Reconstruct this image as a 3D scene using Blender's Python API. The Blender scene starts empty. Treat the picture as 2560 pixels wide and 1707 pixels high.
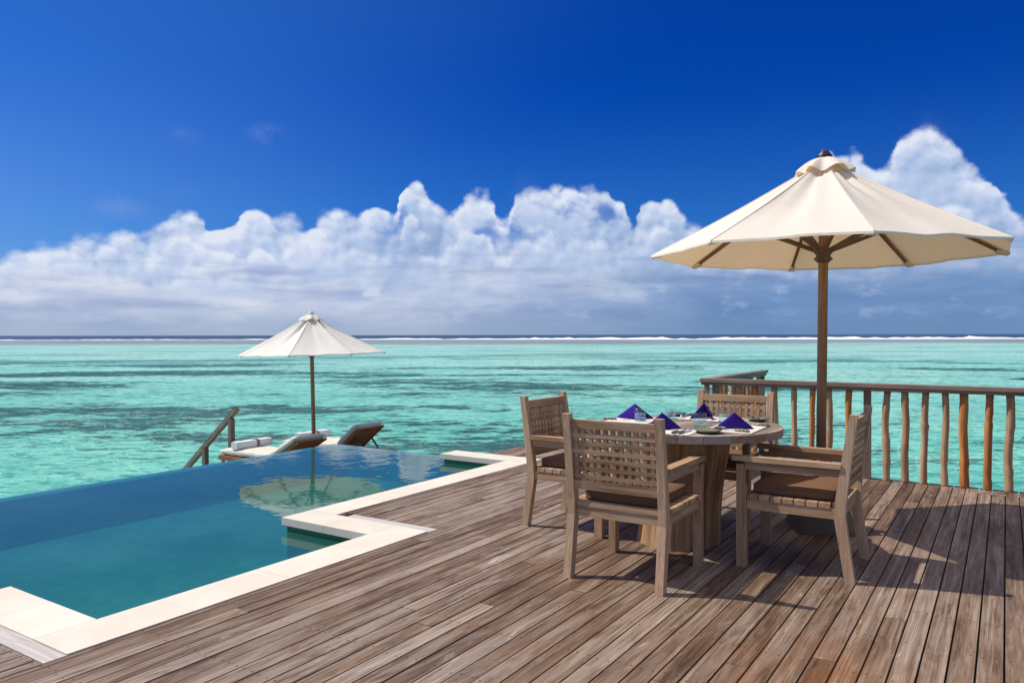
import bpy, bmesh, math, random
from mathutils import Vector, Matrix, Euler, noise as mnoise

random.seed(7)
S = bpy.context.scene
R = math.radians

# ------------------------------------------------------------------ camera
# World: deck boards run along +Y, deck top is z = 0.
CAM_H = 1.4
TH = R(33.2)
cd = bpy.data.cameras.new('camera')
cam = bpy.data.objects.new('camera', cd)
S.collection.objects.link(cam)
cd.sensor_width = 36.0
cd.lens = 36.0 * 1889.0 / 2560.0
cd.clip_start = 0.05
cd.clip_end = 60000
cam.location = (0, 0, CAM_H)
cam.matrix_world = (Matrix.Translation((0, 0, CAM_H)) @ Matrix.Rotation(TH, 4, 'Z')
                    @ Matrix.Rotation(R(90 - 0.50), 4, 'X') @ Matrix.Rotation(R(-0.11), 4, 'Z'))
S.camera = cam

# ------------------------------------------------------------------ colour constants
NEAR0, NEAR1 = 0.30, 0.70
M_FL=(0.09,0.38,0.93); M_FH=(0.005,0.22,0.87); M_SL=(0.28,0.52,0.97); M_SH=(0.11,0.40,0.98)
CL_D=(0.27,0.39,0.64); CL_M=(0.42,0.54,0.77); CL_L=(0.56,0.65,0.86); CL_W=(0.74,0.80,0.92)
POOL_A=(0.025,0.22,0.185); POOL_B=(0.045,0.31,0.26); POOL_C=(0.015,0.16,0.115)
POOL_TINT=(0.62,0.88,0.92,1)
SEA=[(0.13,0.53,0.42),(0.20,0.60,0.51),(0.31,0.67,0.61),(0.43,0.74,0.71),(0.45,0.74,0.73)]
SEA_SAND=(0.54,0.73,0.63); SEA_DEEP_TROUGH=(0.03,0.26,0.21); SEA_CORAL=(0.020,0.050,0.060)
SEA_CAUSTIC=(0.55,0.85,0.62); SEA_REEF=(0.20,0.22,0.25); SEA_OCEAN=(0.03,0.07,0.15)
U1=(-1.122,5.779); U2=(-9.969,9.013)
PALM=(0.669,7.85,0.0); TIP1=(-0.04,7.39,1.02); TIP2=(0.062,7.452,0.490)
OV_FILL0=0.38

# ------------------------------------------------------------------ exposure
S.view_settings.view_transform = 'Standard'
S.view_settings.look = 'None'
S.view_settings.exposure = 0.0
S.view_settings.gamma = 1.0
S.cycles.use_denoising = True
S.cycles.max_bounces = 10
S.cycles.transparent_max_bounces = 16
S.cycles.caustics_reflective = False
S.cycles.caustics_refractive = False

# ------------------------------------------------------------------ sun
SUN_EL = R(51.0)
SUN_H = Vector((-0.947, -0.322))          # horizontal direction towards the sun
sun_dir = Vector((SUN_H.x * math.cos(SUN_EL), SUN_H.y * math.cos(SUN_EL), math.sin(SUN_EL)))
sd = bpy.data.lights.new('sun', 'SUN')
sd.energy = 4.2
sd.angle = R(0.5)
sd.color = (1.0, 0.93, 0.83)
so = bpy.data.objects.new('sun', sd)
S.collection.objects.link(so)
so.rotation_euler = sun_dir.to_track_quat('Z', 'Y').to_euler()
so.location = (-20, -10, 30)

# ------------------------------------------------------------------ node helpers
class NT:
    def __init__(s, nt):
        s.nt = nt
    def n(s, t, **k):
        o = s.nt.nodes.new(t)
        for a, b in k.items():
            setattr(o, a, b)
        return o
    def put(s, sock, v):
        if v is None:
            return
        if hasattr(v, 'is_linked'):
            s.nt.links.new(v, sock)
        else:
            try:
                sock.default_value = v
            except Exception:
                sock.default_value = tuple(v) + (1.0,)
    def m(s, op, a, b=None, c=None, clamp=False):
        o = s.n('ShaderNodeMath', operation=op)
        o.use_clamp = clamp
        s.put(o.inputs[0], a); s.put(o.inputs[1], b); s.put(o.inputs[2], c)
        return o.outputs[0]
    def vm(s, op, a, b=None, sc=None):
        o = s.n('ShaderNodeVectorMath', operation=op)
        s.put(o.inputs[0], a); s.put(o.inputs[1], b)
        if sc is not None:
            s.put(o.inputs['Scale'], sc)
        return o.outputs['Value'] if op in ('DOT_PRODUCT', 'LENGTH', 'DISTANCE') else o.outputs[0]
    def mix(s, f, a, b, mode='MIX'):
        o = s.n('ShaderNodeMix', data_type='RGBA', blend_type=mode)
        s.put(o.inputs[0], f); s.put(o.inputs[6], a); s.put(o.inputs[7], b)
        return o.outputs[2]
    def comb(s, x, y, z):
        o = s.n('ShaderNodeCombineXYZ')
        s.put(o.inputs[0], x); s.put(o.inputs[1], y); s.put(o.inputs[2], z)
        return o.outputs[0]
    def sep(s, v):
        o = s.n('ShaderNodeSeparateXYZ')
        s.put(o.inputs[0], v)
        return o.outputs
    def noise(s, v, scale, det=3, rough=0.5, dist=0.0, col=False, dim='3D'):
        o = s.n('ShaderNodeTexNoise', noise_dimensions=dim)
        s.put(o.inputs['Vector'], v)
        o.inputs['Scale'].default_value = scale
        o.inputs['Detail'].default_value = det
        o.inputs['Roughness'].default_value = rough
        o.inputs['Distortion'].default_value = dist
        return o.outputs['Color'] if col else o.outputs[0]
    def vor(s, v, scale, smooth=0.0, feature='F1', det=0, dim='3D'):
        o = s.n('ShaderNodeTexVoronoi', feature=('SMOOTH_F1' if smooth else feature), voronoi_dimensions=dim)
        s.put(o.inputs['Vector'], v)
        o.inputs['Scale'].default_value = scale
        o.inputs['Detail'].default_value = det
        if smooth:
            o.inputs['Smoothness'].default_value = smooth
        return o.outputs['Distance']
    def ss(s, v, a, b, lo=0.0, hi=1.0):
        o = s.n('ShaderNodeMapRange', interpolation_type='SMOOTHSTEP')
        s.put(o.inputs[0], v); s.put(o.inputs[1], a); s.put(o.inputs[2], b)
        s.put(o.inputs[3], lo); s.put(o.inputs[4], hi)
        return o.outputs[0]
    def lin(s, v, a, b, lo=0.0, hi=1.0):
        o = s.n('ShaderNodeMapRange')
        s.put(o.inputs[0], v); s.put(o.inputs[1], a); s.put(o.inputs[2], b)
        s.put(o.inputs[3], lo); s.put(o.inputs[4], hi)
        return o.outputs[0]
    def ramp(s, v, stops):
        o = s.n('ShaderNodeValToRGB')
        e = o.color_ramp.elements
        while len(e) < len(stops):
            e.new(0.5)
        for i, (p, c) in enumerate(stops):
            e[i].position = p
            e[i].color = tuple(c) + (1.0,) if len(c) == 3 else c
        s.put(o.inputs[0], v)
        return o.outputs[0]

def lin1(c):
    c /= 255.0
    return c / 12.92 if c <= 0.04045 else ((c + 0.055) / 1.055) ** 2.4
def srgb(r, g, b):
    return (lin1(r), lin1(g), lin1(b))

# ------------------------------------------------------------------ sky with the cloud bank
W = bpy.data.worlds.new('World')
S.world = W
W.use_nodes = True
W.cycles.sampling_method = 'MANUAL'
W.cycles.sample_map_resolution = 512
W.node_tree.nodes.clear()
w = NT(W.node_tree)
tc = w.n('ShaderNodeTexCoord').outputs['Generated']
sky = w.n('ShaderNodeTexSky')
sky.sky_type = 'NISHITA'
sky.sun_disc = False
sky.sun_elevation = SUN_EL
sky.sun_rotation = math.atan2(SUN_H.x, SUN_H.y)
sky.altitude = 0
sky.air_density = 1.0
sky.dust_density = 0.3
sky.ozone_density = 3.0
dv = w.sep(tc)
fx, fy = -math.sin(TH), math.cos(TH)
rx, ry = math.cos(TH), math.sin(TH)
fwd = w.m('ADD', w.m('MULTIPLY', dv[0], fx), w.m('MULTIPLY', dv[1], fy))
rgt = w.m('ADD', w.m('MULTIPLY', dv[0], rx), w.m('MULTIPLY', dv[1], ry))
az = w.m('ARCTAN2', rgt, fwd)
el = w.m('ARCSINE', dv[2])
elc = w.m('MAXIMUM', el, 0.0)

# clear sky: the physical sky, deepened the way a polarised tropical sky is
skyc = w.vm('MULTIPLY', sky.outputs[0], (0.10, 0.10, 0.10))
# polarisation: deepest about 90 degrees from the sun, paler towards it
dots = w.vm('DOT_PRODUCT', tc, tuple(sun_dir))
near = w.ss(dots, NEAR0, NEAR1)
gr = w.ss(elc, 0.10, 0.34)
deep = w.mix(near, w.mix(gr, M_FL, M_FH), w.mix(gr, M_SL, M_SH))
skyc = w.vm('MULTIPLY', skyc, deep)

PROF = [(-0.596, 0.0935), (-0.572, 0.1046), (-0.534, 0.1119), (-0.517, 0.123), (-0.48, 0.1254), (-0.456, 0.1217), (-0.43, 0.1449), (-0.408, 0.1529), (-0.392, 0.151), (-0.372, 0.1416), (-0.346, 0.1536), (-0.323, 0.1582), (-0.302, 0.1478), (-0.284, 0.1545), (-0.268, 0.1492), (-0.249, 0.1579), (-0.23, 0.1671), (-0.209, 0.1633), (-0.188, 0.167), (-0.168, 0.1635), (-0.158, 0.158), (-0.144, 0.1889), (-0.129, 0.2014), (-0.116, 0.1936), (-0.104, 0.1811), (-0.081, 0.1764), (-0.069, 0.1816), (-0.058, 0.1904), (-0.044, 0.192), (-0.024, 0.1768), (-0.012, 0.150), (-0.004, 0.152), (0.001, 0.172), (0.012, 0.1962), (0.029, 0.2022), (0.054, 0.2019), (0.08, 0.1954), (0.109, 0.1918), (0.129, 0.1923), (0.135, 0.179), (0.151, 0.1715), (0.156, 0.1525), (0.163, 0.163), (0.177, 0.1747), (0.196, 0.1771), (0.216, 0.1613), (0.226, 0.1498), (0.254, 0.1377), (0.317, 0.1232), (0.373, 0.1352), (0.38, 0.2158), (0.389, 0.2225), (0.401, 0.2219), (0.413, 0.2148), (0.425, 0.2187), (0.446, 0.2028), (0.455, 0.2028), (0.467, 0.2144), (0.471, 0.226), (0.485, 0.2364), (0.498, 0.2431), (0.514, 0.2306), (0.534, 0.2089), (0.55, 0.1904), (0.577, 0.1683), (0.587, 0.1509), (0.596, 0.1384), (0.645, 0.0989), (0.9, 0.13), (1.4, 0.08), (2.2, 0.14), (3.1416, 0.10)]
PROF = [(-3.1416, 0.10), (-2.4, 0.15), (-1.6, 0.09), (-1.0, 0.13), (-0.75, 0.085)] + PROF

def curve(x, pts, x0, x1, ymax):
    fc = w.n('ShaderNodeFloatCurve')
    c = fc.mapping.curves[0]
    P = [((a - x0) / (x1 - x0), b / ymax) for a, b in pts if x0 <= a <= x1]
    c.points[0].location = P[0]
    c.points[1].location = P[-1]
    for p in P[1:-1]:
        c.points.new(*p)
    for p in c.points:
        p.handle_type = 'AUTO_CLAMPED'
    fc.mapping.update()
    w.put(fc.inputs['Value'], w.lin(x, x0, x1))
    return w.m('MULTIPLY', fc.outputs[0], ymax)

pos = w.comb(az, w.m('MULTIPLY', el, 1.15), 0.0)
wz = w.noise(pos, 14, 3, 0.55, col=True)
wz = w.vm('SUBTRACT', wz, (0.5, 0.5, 0.5))
posw = w.vm('ADD', pos, w.vm('SCALE', wz, sc=0.016))
wzf = w.vm('SUBTRACT', w.noise(pos, 75, 3, 0.65, col=True), (0.5, 0.5, 0.5))
posw = w.vm('ADD', posw, w.vm('SCALE', wzf, sc=0.006))

def billow(p):
    """heaped round puffs at several sizes; 0..1, 1 on top of a puff"""
    tot = None
    for sc_, am, off in ((14.0, 0.48, 0.0), (31.0, 0.32, 3.1), (66.0, 0.15, 7.7), (140.0, 0.05, 2.7)):
        d = w.vor(w.vm('ADD', p, (off, off * 0.7, 0.0)), sc_, smooth=0.14, dim='2D')
        b = w.m('MULTIPLY', w.m('SUBTRACT', 1.0, w.m('MULTIPLY', d, d)), am)
        tot = b if tot is None else w.m('ADD', tot, b)
    return tot

b0 = billow(posw)
b1 = billow(w.vm('ADD', posw, (-0.0065, 0.0095, 0.0)))      # a step towards the sun, up and to the left
relief = w.m('SUBTRACT', b0, b1)
pw = w.sep(w.vm('ADD', pos, w.vm('SCALE', wzf, sc=0.010)))
azw = pw[0]
Hin = curve(azw, PROF, -0.70, 0.86, 0.3)
Hout = w.lin(w.noise(w.comb(w.m('MULTIPLY', azw, 1.0), 4.0, 0), 2.5, 4, 0.6), 0.3, 0.7, 0.05, 0.36)  # cloud tops out of view, made taller to add fill light
inside = w.m('MULTIPLY', w.ss(az, -0.80, -0.68), w.ss(az, 0.95, 0.80))
H1 = w.m('ADD', w.m('MULTIPLY', Hin, inside), w.m('MULTIPLY', Hout, w.m('SUBTRACT', 1.0, inside)))
puff = w.m('SUBTRACT', b0, 0.82)
softn = w.noise(pos, 7, 3)

def tier(H, amp, soft_a, soft_b, dfall, gain, tone):
    d = w.m('SUBTRACT', H, el)
    e = w.m('ADD', d, w.m('MULTIPLY', puff, amp))
    soft = w.lin(softn, 0.35, 0.65, soft_a, soft_b)
    m = w.ss(e, 0.0, soft)
    rim = w.ss(e, dfall, 0.0)                                # heads catch the light, their bodies fall off
    l = w.m('ADD', w.m('MULTIPLY', rim, 0.42), tone)
    l = w.m('ADD', l, w.m('MULTIPLY', relief, w.m('ADD', w.m('MULTIPLY', rim, gain), gain * 0.45)))
    return m, l

big = w.noise(w.vm('ADD', pos, (1.7, 0.4, 0)), 5.0, 4, 0.55)
mA, lA = tier(H1, 0.044, 0.004, 0.026, 0.060, 2.2, 0.38)
nB = w.noise(w.comb(azw, 0.0, 0.0), 9.0, 3, 0.6)
HB = w.m('ADD', w.m('MULTIPLY', H1, 0.62), w.lin(nB, 0.3, 0.7, -0.012, 0.055))
mB, lB = tier(HB, 0.060, 0.005, 0.035, 0.055, 1.8, 0.40)
nC = w.noise(w.comb(azw, 7.0, 0.0), 11.0, 3, 0.6)
HC = w.m('ADD', w.m('MULTIPLY', H1, 0.36), w.lin(nC, 0.3, 0.7, -0.005, 0.050))
mC, lC = tier(HC, 0.050, 0.010, 0.045, 0.045, 1.2, 0.44)
# thin places in the back heads, where blue shows through
hole = w.noise(w.vm('ADD', posw, (3.3, 1.1, 0.0)), 11, 4, 0.55)
depth = w.m('SUBTRACT', H1, el)
hm = w.m('MULTIPLY', w.ss(hole, 0.50, 0.62), w.ss(depth, 0.010, 0.03))
hm = w.m('MULTIPLY', hm, w.m('MULTIPLY', w.ss(el, 0.09, 0.15), w.ss(az, 0.30, 0.10)))
mA2 = w.m('MULTIPLY', mA, w.m('SUBTRACT', 1.0, w.m('MULTIPLY', hm, 0.8)))
tone = w.m('MULTIPLY', w.m('SUBTRACT', big, 0.5), 1.1)

def shade(l):
    return w.ramp(w.m('ADD', l, tone), [(0.0, CL_D), (0.35, CL_M), (0.65, CL_L), (1.0, CL_W)])

heads = w.mix(mB, shade(lA), shade(lB))
heads = w.mix(mC, heads, shade(lC))
eA = w.m('ADD', depth, w.m('MULTIPLY', puff, 0.044))
halo = w.m('MULTIPLY', w.ss(eA, -0.035, 0.012), w.ss(softn, 0.50, 0.70, 0.0, 0.05))
mA2 = w.m('MAXIMUM', mA2, halo)
m1 = w.m('MAXIMUM', mA2, w.m('MAXIMUM', w.m('MULTIPLY', mB, mA), w.m('MULTIPLY', mC, mA)))

# lower tiers: flat streaked bases, greyer and bluer, seen through more air
ps = w.comb(w.m('MULTIPLY', az, 1.0), w.m('MULTIPLY', el, 4.0), 0.3)
psw = w.vm('ADD', ps, w.vm('SCALE', wz, sc=0.05))
st = w.noise(psw, 5.0, 5, 0.55)
stf = w.noise(w.vm('ADD', psw, (5.0, 2.0, 0.0)), 13.0, 4, 0.55)
str_ = w.m('ADD', w.m('MULTIPLY', st, 0.65), w.m('MULTIPLY', stf, 0.35))
side = w.ss(az, -0.20, 0.35)
low_l = w.ramp(w.lin(str_, 0.40, 0.62), [(0.0, (0.36, 0.44, 0.66)), (0.35, (0.50, 0.57, 0.76)), (0.65, (0.60, 0.66, 0.81)), (1.0, (0.72, 0.76, 0.85))])
low_r = w.ramp(w.lin(str_, 0.36, 0.68), [(0.0, (0.125, 0.24, 0.47)), (0.5, (0.18, 0.31, 0.56)), (0.8, (0.30, 0.42, 0.65)), (1.0, (0.46, 0.55, 0.74))])
low = w.mix(side, low_l, low_r)
# transition height between heads and the lower tiers
base = w.m('ADD', w.m('ADD', 0.052, w.m('MULTIPLY', w.m('SUBTRACT', st, 0.5), 0.16)), w.m('MULTIPLY', side, 0.03))
tl = w.ss(w.m('SUBTRACT', el, base), -0.025, 0.045)
cl = w.mix(tl, low, heads)
# far air near the horizon
hz = w.mix(side, (0.33, 0.43, 0.60), (0.15, 0.27, 0.48))
# long flat shaded bases
sk = w.noise(w.comb(w.m('MULTIPLY', az, 1.6), w.m('MULTIPLY', w.m('ADD', el, w.m('MULTIPLY', w.m('SUBTRACT', big, 0.5), 0.02)), 14.0), 0.0), 3.2, 3, 0.5)
skm = w.m('MULTIPLY', w.m('MULTIPLY', w.ss(sk, 0.47, 0.72), w.ss(el, 0.012, 0.035)), w.ss(el, 0.135, 0.085))
cl = w.mix(w.m('MULTIPLY', skm, 0.75), cl, w.mix(side, (0.30, 0.38, 0.62), (0.16, 0.27, 0.52)))
pk = w.m('MULTIPLY', w.m('MULTIPLY', w.ss(w.noise(w.comb(w.m('MULTIPLY', azw, 2.0), w.m('MULTIPLY', el, 5.0), 0.0), 6.0, 5, 0.6), 0.52, 0.66), w.ss(el, 0.008, 0.03)), w.ss(el, 0.10, 0.06))
cl = w.mix(w.m('MULTIPLY', pk, w.m('MULTIPLY', w.ss(puff, -0.10, 0.02), 0.65)), cl, w.mix(side, (0.68, 0.73, 0.84), (0.42, 0.52, 0.73)))
cl = w.mix(w.ss(el, 0.05, 0.0, 0.0, 0.8), cl, hz)
# a few thin wisps higher up
wn = w.noise(w.vm('MULTIPLY', w.vm('ADD', pos, (2.35, 0.62, 0)), (1.0, 1.6, 1.0)), 7.5, 4, 0.6)
wl = w.m('MULTIPLY', w.ss(wn, 0.74, 0.88), 0.16)
wl = w.m('MULTIPLY', wl, w.ss(el, 0.50, 0.25))
for wa, we, ww, wt in ((-0.313, 0.246, 0.040, 0.22), (-0.413, 0.236, 0.034, 0.13), (-0.478, 0.150, 0.045, 0.20)):
    q_ = w.vm('MULTIPLY', w.vm('SUBTRACT', w.comb(az, el, 0.0), (wa, we, 0.0)), (1.0, 2.1, 1.0))
    wl = w.m('MAXIMUM', wl, w.m('MULTIPLY', w.m('MULTIPLY', w.ss(w.vm('LENGTH', q_), ww, 0.0), w.ss(w.noise(posw, 22, 4, 0.6), 0.40, 0.62)), wt))
skyw = w.mix(wl, skyc, (0.30, 0.42, 0.72))
fin = w.mix(m1, skyw, cl)
# unseen broken cloud overhead, added to give a paler, neutral fill light
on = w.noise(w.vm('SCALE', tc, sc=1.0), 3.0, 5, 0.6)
ov = w.m('MULTIPLY', w.ss(on, OV_FILL0, OV_FILL0 + 0.12), w.ss(el, 0.56, 0.75))
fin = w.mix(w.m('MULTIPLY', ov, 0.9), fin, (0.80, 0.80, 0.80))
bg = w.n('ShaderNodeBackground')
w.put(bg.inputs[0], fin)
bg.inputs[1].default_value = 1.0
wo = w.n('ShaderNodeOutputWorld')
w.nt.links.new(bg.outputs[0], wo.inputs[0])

# ------------------------------------------------------------------ materials
def new_mat(name):
    m = bpy.data.materials.new(name)
    m.use_nodes = True
    m.node_tree.nodes.clear()
    t = NT(m.node_tree)
    out = t.n('ShaderNodeOutputMaterial')
    return m, t, out

def principled(t, out, col, rough=0.6, spec=0.5, normal=None, **k):
    p = t.n('ShaderNodeBsdfPrincipled')
    t.put(p.inputs['Base Color'], col)
    t.put(p.inputs['Roughness'], rough)
    t.put(p.inputs['Specular IOR Level'], spec)
    if normal is not None:
        t.put(p.inputs['Normal'], normal)
    for a, b in k.items():
        t.put(p.inputs[a.replace('_', ' ')], b)
    if out is not None:
        t.nt.links.new(p.outputs[0], out.inputs[0])
    return p

def bump(t, h, strength=0.3, dist=0.01):
    b = t.n('ShaderNodeBump')
    b.inputs['Strength'].default_value = strength
    b.inputs['Distance'].default_value = dist
    t.put(b.inputs['Height'], h)
    return b.outputs[0]

def grain_coord(t):
    return t.n('ShaderNodeAttribute', attribute_name='g').outputs['Vector']

def wood(name, dark, mid, light, grey, greyamt=0.5, rough=0.7, streak=1.0, bstr=0.35, crack=0.5):
    m, t, out = new_mat(name)
    g = grain_coord(t)
    isl = t.n('ShaderNodeNewGeometry').outputs['Random Per Island']
    gs = t.vm('MULTIPLY', g, (1.3, 28.0, 28.0))
    gl = t.vm('MULTIPLY', g, (0.9, 7.0, 7.0))
    n1 = t.noise(gs, 1.6 * streak, 5, 0.62, 0.6)
    n2 = t.noise(gl, 1.3 * streak, 4, 0.6, 0.8)
    n3 = t.noise(t.vm('MULTIPLY', g, (2.5, 90, 90)), 1.5, 3, 0.6)
    f = t.m('ADD', t.m('MULTIPLY', n1, 0.55), t.m('MULTIPLY', n2, 0.45))
    c = t.ramp(t.lin(f, 0.36, 0.64), [(0.0, dark), (0.5, mid), (1.0, light)])
    gn = t.noise(t.vm('MULTIPLY', g, (2.0, 5.0, 5.0)), 1.2, 4, 0.6)
    ga = t.m('MULTIPLY', t.ss(t.m('ADD', gn, t.m('MULTIPLY', t.m('SUBTRACT', isl, 0.5), 0.35)), 0.38, 0.66), greyamt)
    c = t.mix(ga, c, grey)
    cr = t.ss(n3, 0.33, 0.27)
    c = t.mix(t.m('MULTIPLY', cr, crack), c, tuple(x * 0.35 for x in dark))
    v = t.m('MULTIPLY', t.lin(isl, 0.0, 1.0, 0.84, 1.14), t.lin(n3, 0.3, 0.7, 0.84, 1.14))
    c = t.vm('SCALE', c, sc=v)
    h = t.m('SUBTRACT', t.m('ADD', t.m('MULTIPLY', n1, 0.5), t.m('MULTIPLY', n3, 0.5)), t.m('MULTIPLY', cr, 0.6))
    principled(t, out, c, rough, 0.3, bump(t, h, bstr, 0.004))
    return m

M = {}
M['teak'] = wood('weathered_teak', (0.24, 0.130, 0.066), (0.42, 0.262, 0.150), (0.58, 0.40, 0.25), (0.56, 0.425, 0.295), 0.42)
M['trunk'] = wood('raw_trunk', (0.20, 0.095, 0.042), (0.38, 0.21, 0.10), (0.56, 0.36, 0.20), (0.54, 0.40, 0.27), 0.4, streak=0.9, bstr=0.9, crack=0.85)
M['tabletop'] = wood('tabletop_wood', (0.19, 0.135, 0.095), (0.30, 0.235, 0.175), (0.42, 0.35, 0.28), (0.45, 0.395, 0.335), 0.65)
M['rail'] = wood('rail_wood', (0.16, 0.105, 0.078), (0.255, 0.18, 0.138), (0.36, 0.27, 0.215), (0.38, 0.30, 0.25), 0.6)
M['rail_post'] = wood('rail_post_wood', (0.13, 0.088, 0.066), (0.21, 0.150, 0.115), (0.28, 0.21, 0.165), (0.28, 0.225, 0.185), 0.5)
M['pale_branch'] = wood('pale_branch', (0.17, 0.085, 0.038), (0.36, 0.205, 0.10), (0.54, 0.34, 0.18), (0.46, 0.33, 0.215), 0.4, streak=0.7, bstr=0.6)
M['red_branch'] = wood('red_branch', (0.16, 0.05, 0.014), (0.40, 0.145, 0.035), (0.60, 0.27, 0.085), (0.42, 0.25, 0.13), 0.15, streak=0.7, bstr=0.6)
M['pole'] = wood('pole_wood', (0.18, 0.068, 0.025), (0.30, 0.125, 0.048), (0.42, 0.19, 0.08), (0.31, 0.20, 0.13), 0.3, rough=0.5)
M['rib'] = wood('rib_wood', (0.12, 0.07, 0.04), (0.19, 0.115, 0.07), (0.27, 0.175, 0.11), (0.25, 0.19, 0.14), 0.3)
M['lounger_wood'] = wood('lounger_teak', (0.20, 0.07, 0.025), (0.40, 0.165, 0.055), (0.56, 0.27, 0.11), (0.40, 0.25, 0.15), 0.2)

def deck_mat():
    m, t, out = new_mat('deck_boards')
    g = grain_coord(t)
    geo = t.n('ShaderNodeNewGeometry')
    isl = geo.outputs['Random Per Island']
    P = geo.outputs['Position']
    xyz = t.sep(P)
    big = t.noise(t.vm('MULTIPLY', P, (1.0, 0.6, 1.0)), 0.55, 3, 0.5)
    n1 = t.noise(t.vm('MULTIPLY', g, (1.1, 22, 22)), 1.8, 6, 0.66, 0.8)
    n2 = t.noise(t.vm('MULTIPLY', g, (0.7, 5, 5)), 1.2, 5, 0.6, 1.2)
    n3 = t.noise(t.vm('MULTIPLY', g, (3.0, 120, 120)), 1.3, 3, 0.6)
    n4 = t.noise(t.vm('MULTIPLY', g, (1.4, 9, 9)), 1.0, 5, 0.7, 2.0)
    f = t.m('ADD', t.m('MULTIPLY', n1, 0.5), t.m('MULTIPLY', n2, 0.5))
    c = t.ramp(t.lin(f, 0.36, 0.64), [(0.0, (0.060, 0.031, 0.017)), (0.40, (0.145, 0.083, 0.048)), (0.70, (0.230, 0.148, 0.095)), (1.0, (0.35, 0.25, 0.175))])
    # silvering: strongest away from the doors, patchy along each board
    gf = t.ss(t.m('ADD', t.m('ADD', n4, t.m('MULTIPLY', t.m('SUBTRACT', isl, 0.5), 0.20)), t.m('MULTIPLY', t.m('SUBTRACT', big, 0.5), 0.5)), 0.42, 0.70)
    farg = t.ss(xyz[0], -0.6, -3.0)
    c = t.mix(t.m('MULTIPLY', gf, t.lin(farg, 0, 1, 0.5, 0.85)), c, (0.30, 0.24, 0.195))
    # worn pale scuffs
    sc = t.noise(t.vm('MULTIPLY', P, (7.0, 2.0, 1.0)), 0.9, 6, 0.7, 1.5)
    s2 = t.noise(t.vm('MULTIPLY', g, (1.6, 30, 30)), 1.0, 3, 0.6)
    scf = t.m('MULTIPLY', t.ss(sc, 0.59, 0.72), t.ss(s2, 0.38, 0.60))
    c = t.mix(t.m('MULTIPLY', scf, 0.75), c, (0.55, 0.475, 0.41))
    zb = t.noise(t.vm('MULTIPLY', g, (0.45, 48, 48)), 1.5, 3, 0.55, 0.6)
    zp = t.noise(t.vm('ADD', t.vm('MULTIPLY', P, (3.0, 0.9, 1.0)), (21, 3, 0)), 1.0, 3, 0.6)
    zf = t.m('MULTIPLY', t.ss(zb, 0.50, 0.62), t.ss(t.m('ADD', zp, t.m('MULTIPLY', t.m('SUBTRACT', isl, 0.5), 0.2)), 0.46, 0.62))
    c = t.mix(t.m('MULTIPLY', zf, 0.42), c, (0.50, 0.415, 0.335))
    # rusty stain and dark stains in the foreground
    st = t.noise(t.vm('MULTIPLY', P, (2.4, 1.6, 1.0)), 1.0, 5, 0.65, 1.0)
    cx = t.vm('DISTANCE', P, (-0.72, 3.28, 0.0))
    rust = t.m('MULTIPLY', t.ss(cx, 0.55, 0.10), t.ss(st, 0.40, 0.58))
    c = t.mix(t.m('MULTIPLY', rust, 0.75), c, (0.22, 0.085, 0.025))
    st2 = t.noise(t.vm('ADD', t.vm('MULTIPLY', P, (5.0, 1.3, 1.0)), (9, 4, 0)), 0.9, 5, 0.68, 1.0)
    c = t.mix(t.m('MULTIPLY', t.ss(st2, 0.60, 0.74), 0.6), c, (0.065, 0.045, 0.036))
    cr = t.ss(n3, 0.36, 0.28)
    c = t.mix(t.m('MULTIPLY', cr, 0.65), c, (0.035, 0.022, 0.015))
    v = t.m('MULTIPLY', t.lin(isl, 0.0, 1.0, 0.87, 1.09), t.lin(n3, 0.3, 0.7, 0.82, 1.14))
    c = t.vm('SCALE', c, sc=v)
    # nail heads, two per board on each joist
    bx = t.m('ABSOLUTE', t.m('SUBTRACT', t.m('FRACT', t.m('MULTIPLY', t.m('ADD', xyz[0], 1.0035), 10.0)), 0.5))
    nx = t.m('MULTIPLY', t.m('SUBTRACT', bx, 0.27), 0.1)
    ny = t.m('MULTIPLY', t.m('SUBTRACT', t.m('FRACT', t.m('ADD', t.m('MULTIPLY', xyz[1], 2.2), t.m('MULTIPLY', isl, 0.06))), 0.5), 1 / 2.2)
    nd = t.m('SQRT', t.m('ADD', t.m('MULTIPLY', nx, nx), t.m('MULTIPLY', ny, ny)))
    nail = t.ss(nd, 0.0060, 0.0042)
    c = t.mix(t.m('MULTIPLY', nail, 0.85), c, (0.02, 0.016, 0.014))
    h = t.m('SUBTRACT', t.m('ADD', t.m('MULTIPLY', n1, 0.6), t.m('MULTIPLY', n3, 0.4)), t.m('MULTIPLY', cr, 0.6))
    h = t.m('SUBTRACT', h, t.m('MULTIPLY', nail, 0.5))
    principled(t, out, c, t.lin(n1, 0.3, 0.7, 0.55, 0.8), 0.35, bump(t, h, 0.45, 0.004))
    return m
M['deck'] = deck_mat()

def stone_mat():
    m, t, out = new_mat('cream_stone')
    tcn = t.n('ShaderNodeTexCoord').outputs['Object']
    a = t.noise(tcn, 3.5, 5, 0.6)
    b = t.noise(tcn, 60, 3, 0.6)
    c = t.mix(t.ss(a, 0.35, 0.7), (0.73, 0.655, 0.55), (0.79, 0.72, 0.615))
    c = t.mix(t.m('MULTIPLY', t.ss(b, 0.62, 0.72), 0.25), c, (0.60, 0.55, 0.47))
    isl = t.n('ShaderNodeNewGeometry').outputs['Random Per Island']
    c = t.vm('SCALE', c, sc=t.lin(isl, 0, 1, 0.95, 1.03))
    principled(t, out, c, 0.75, 0.25, bump(t, b, 0.25, 0.002))
    return m
M['stone'] = stone_mat()

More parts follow.
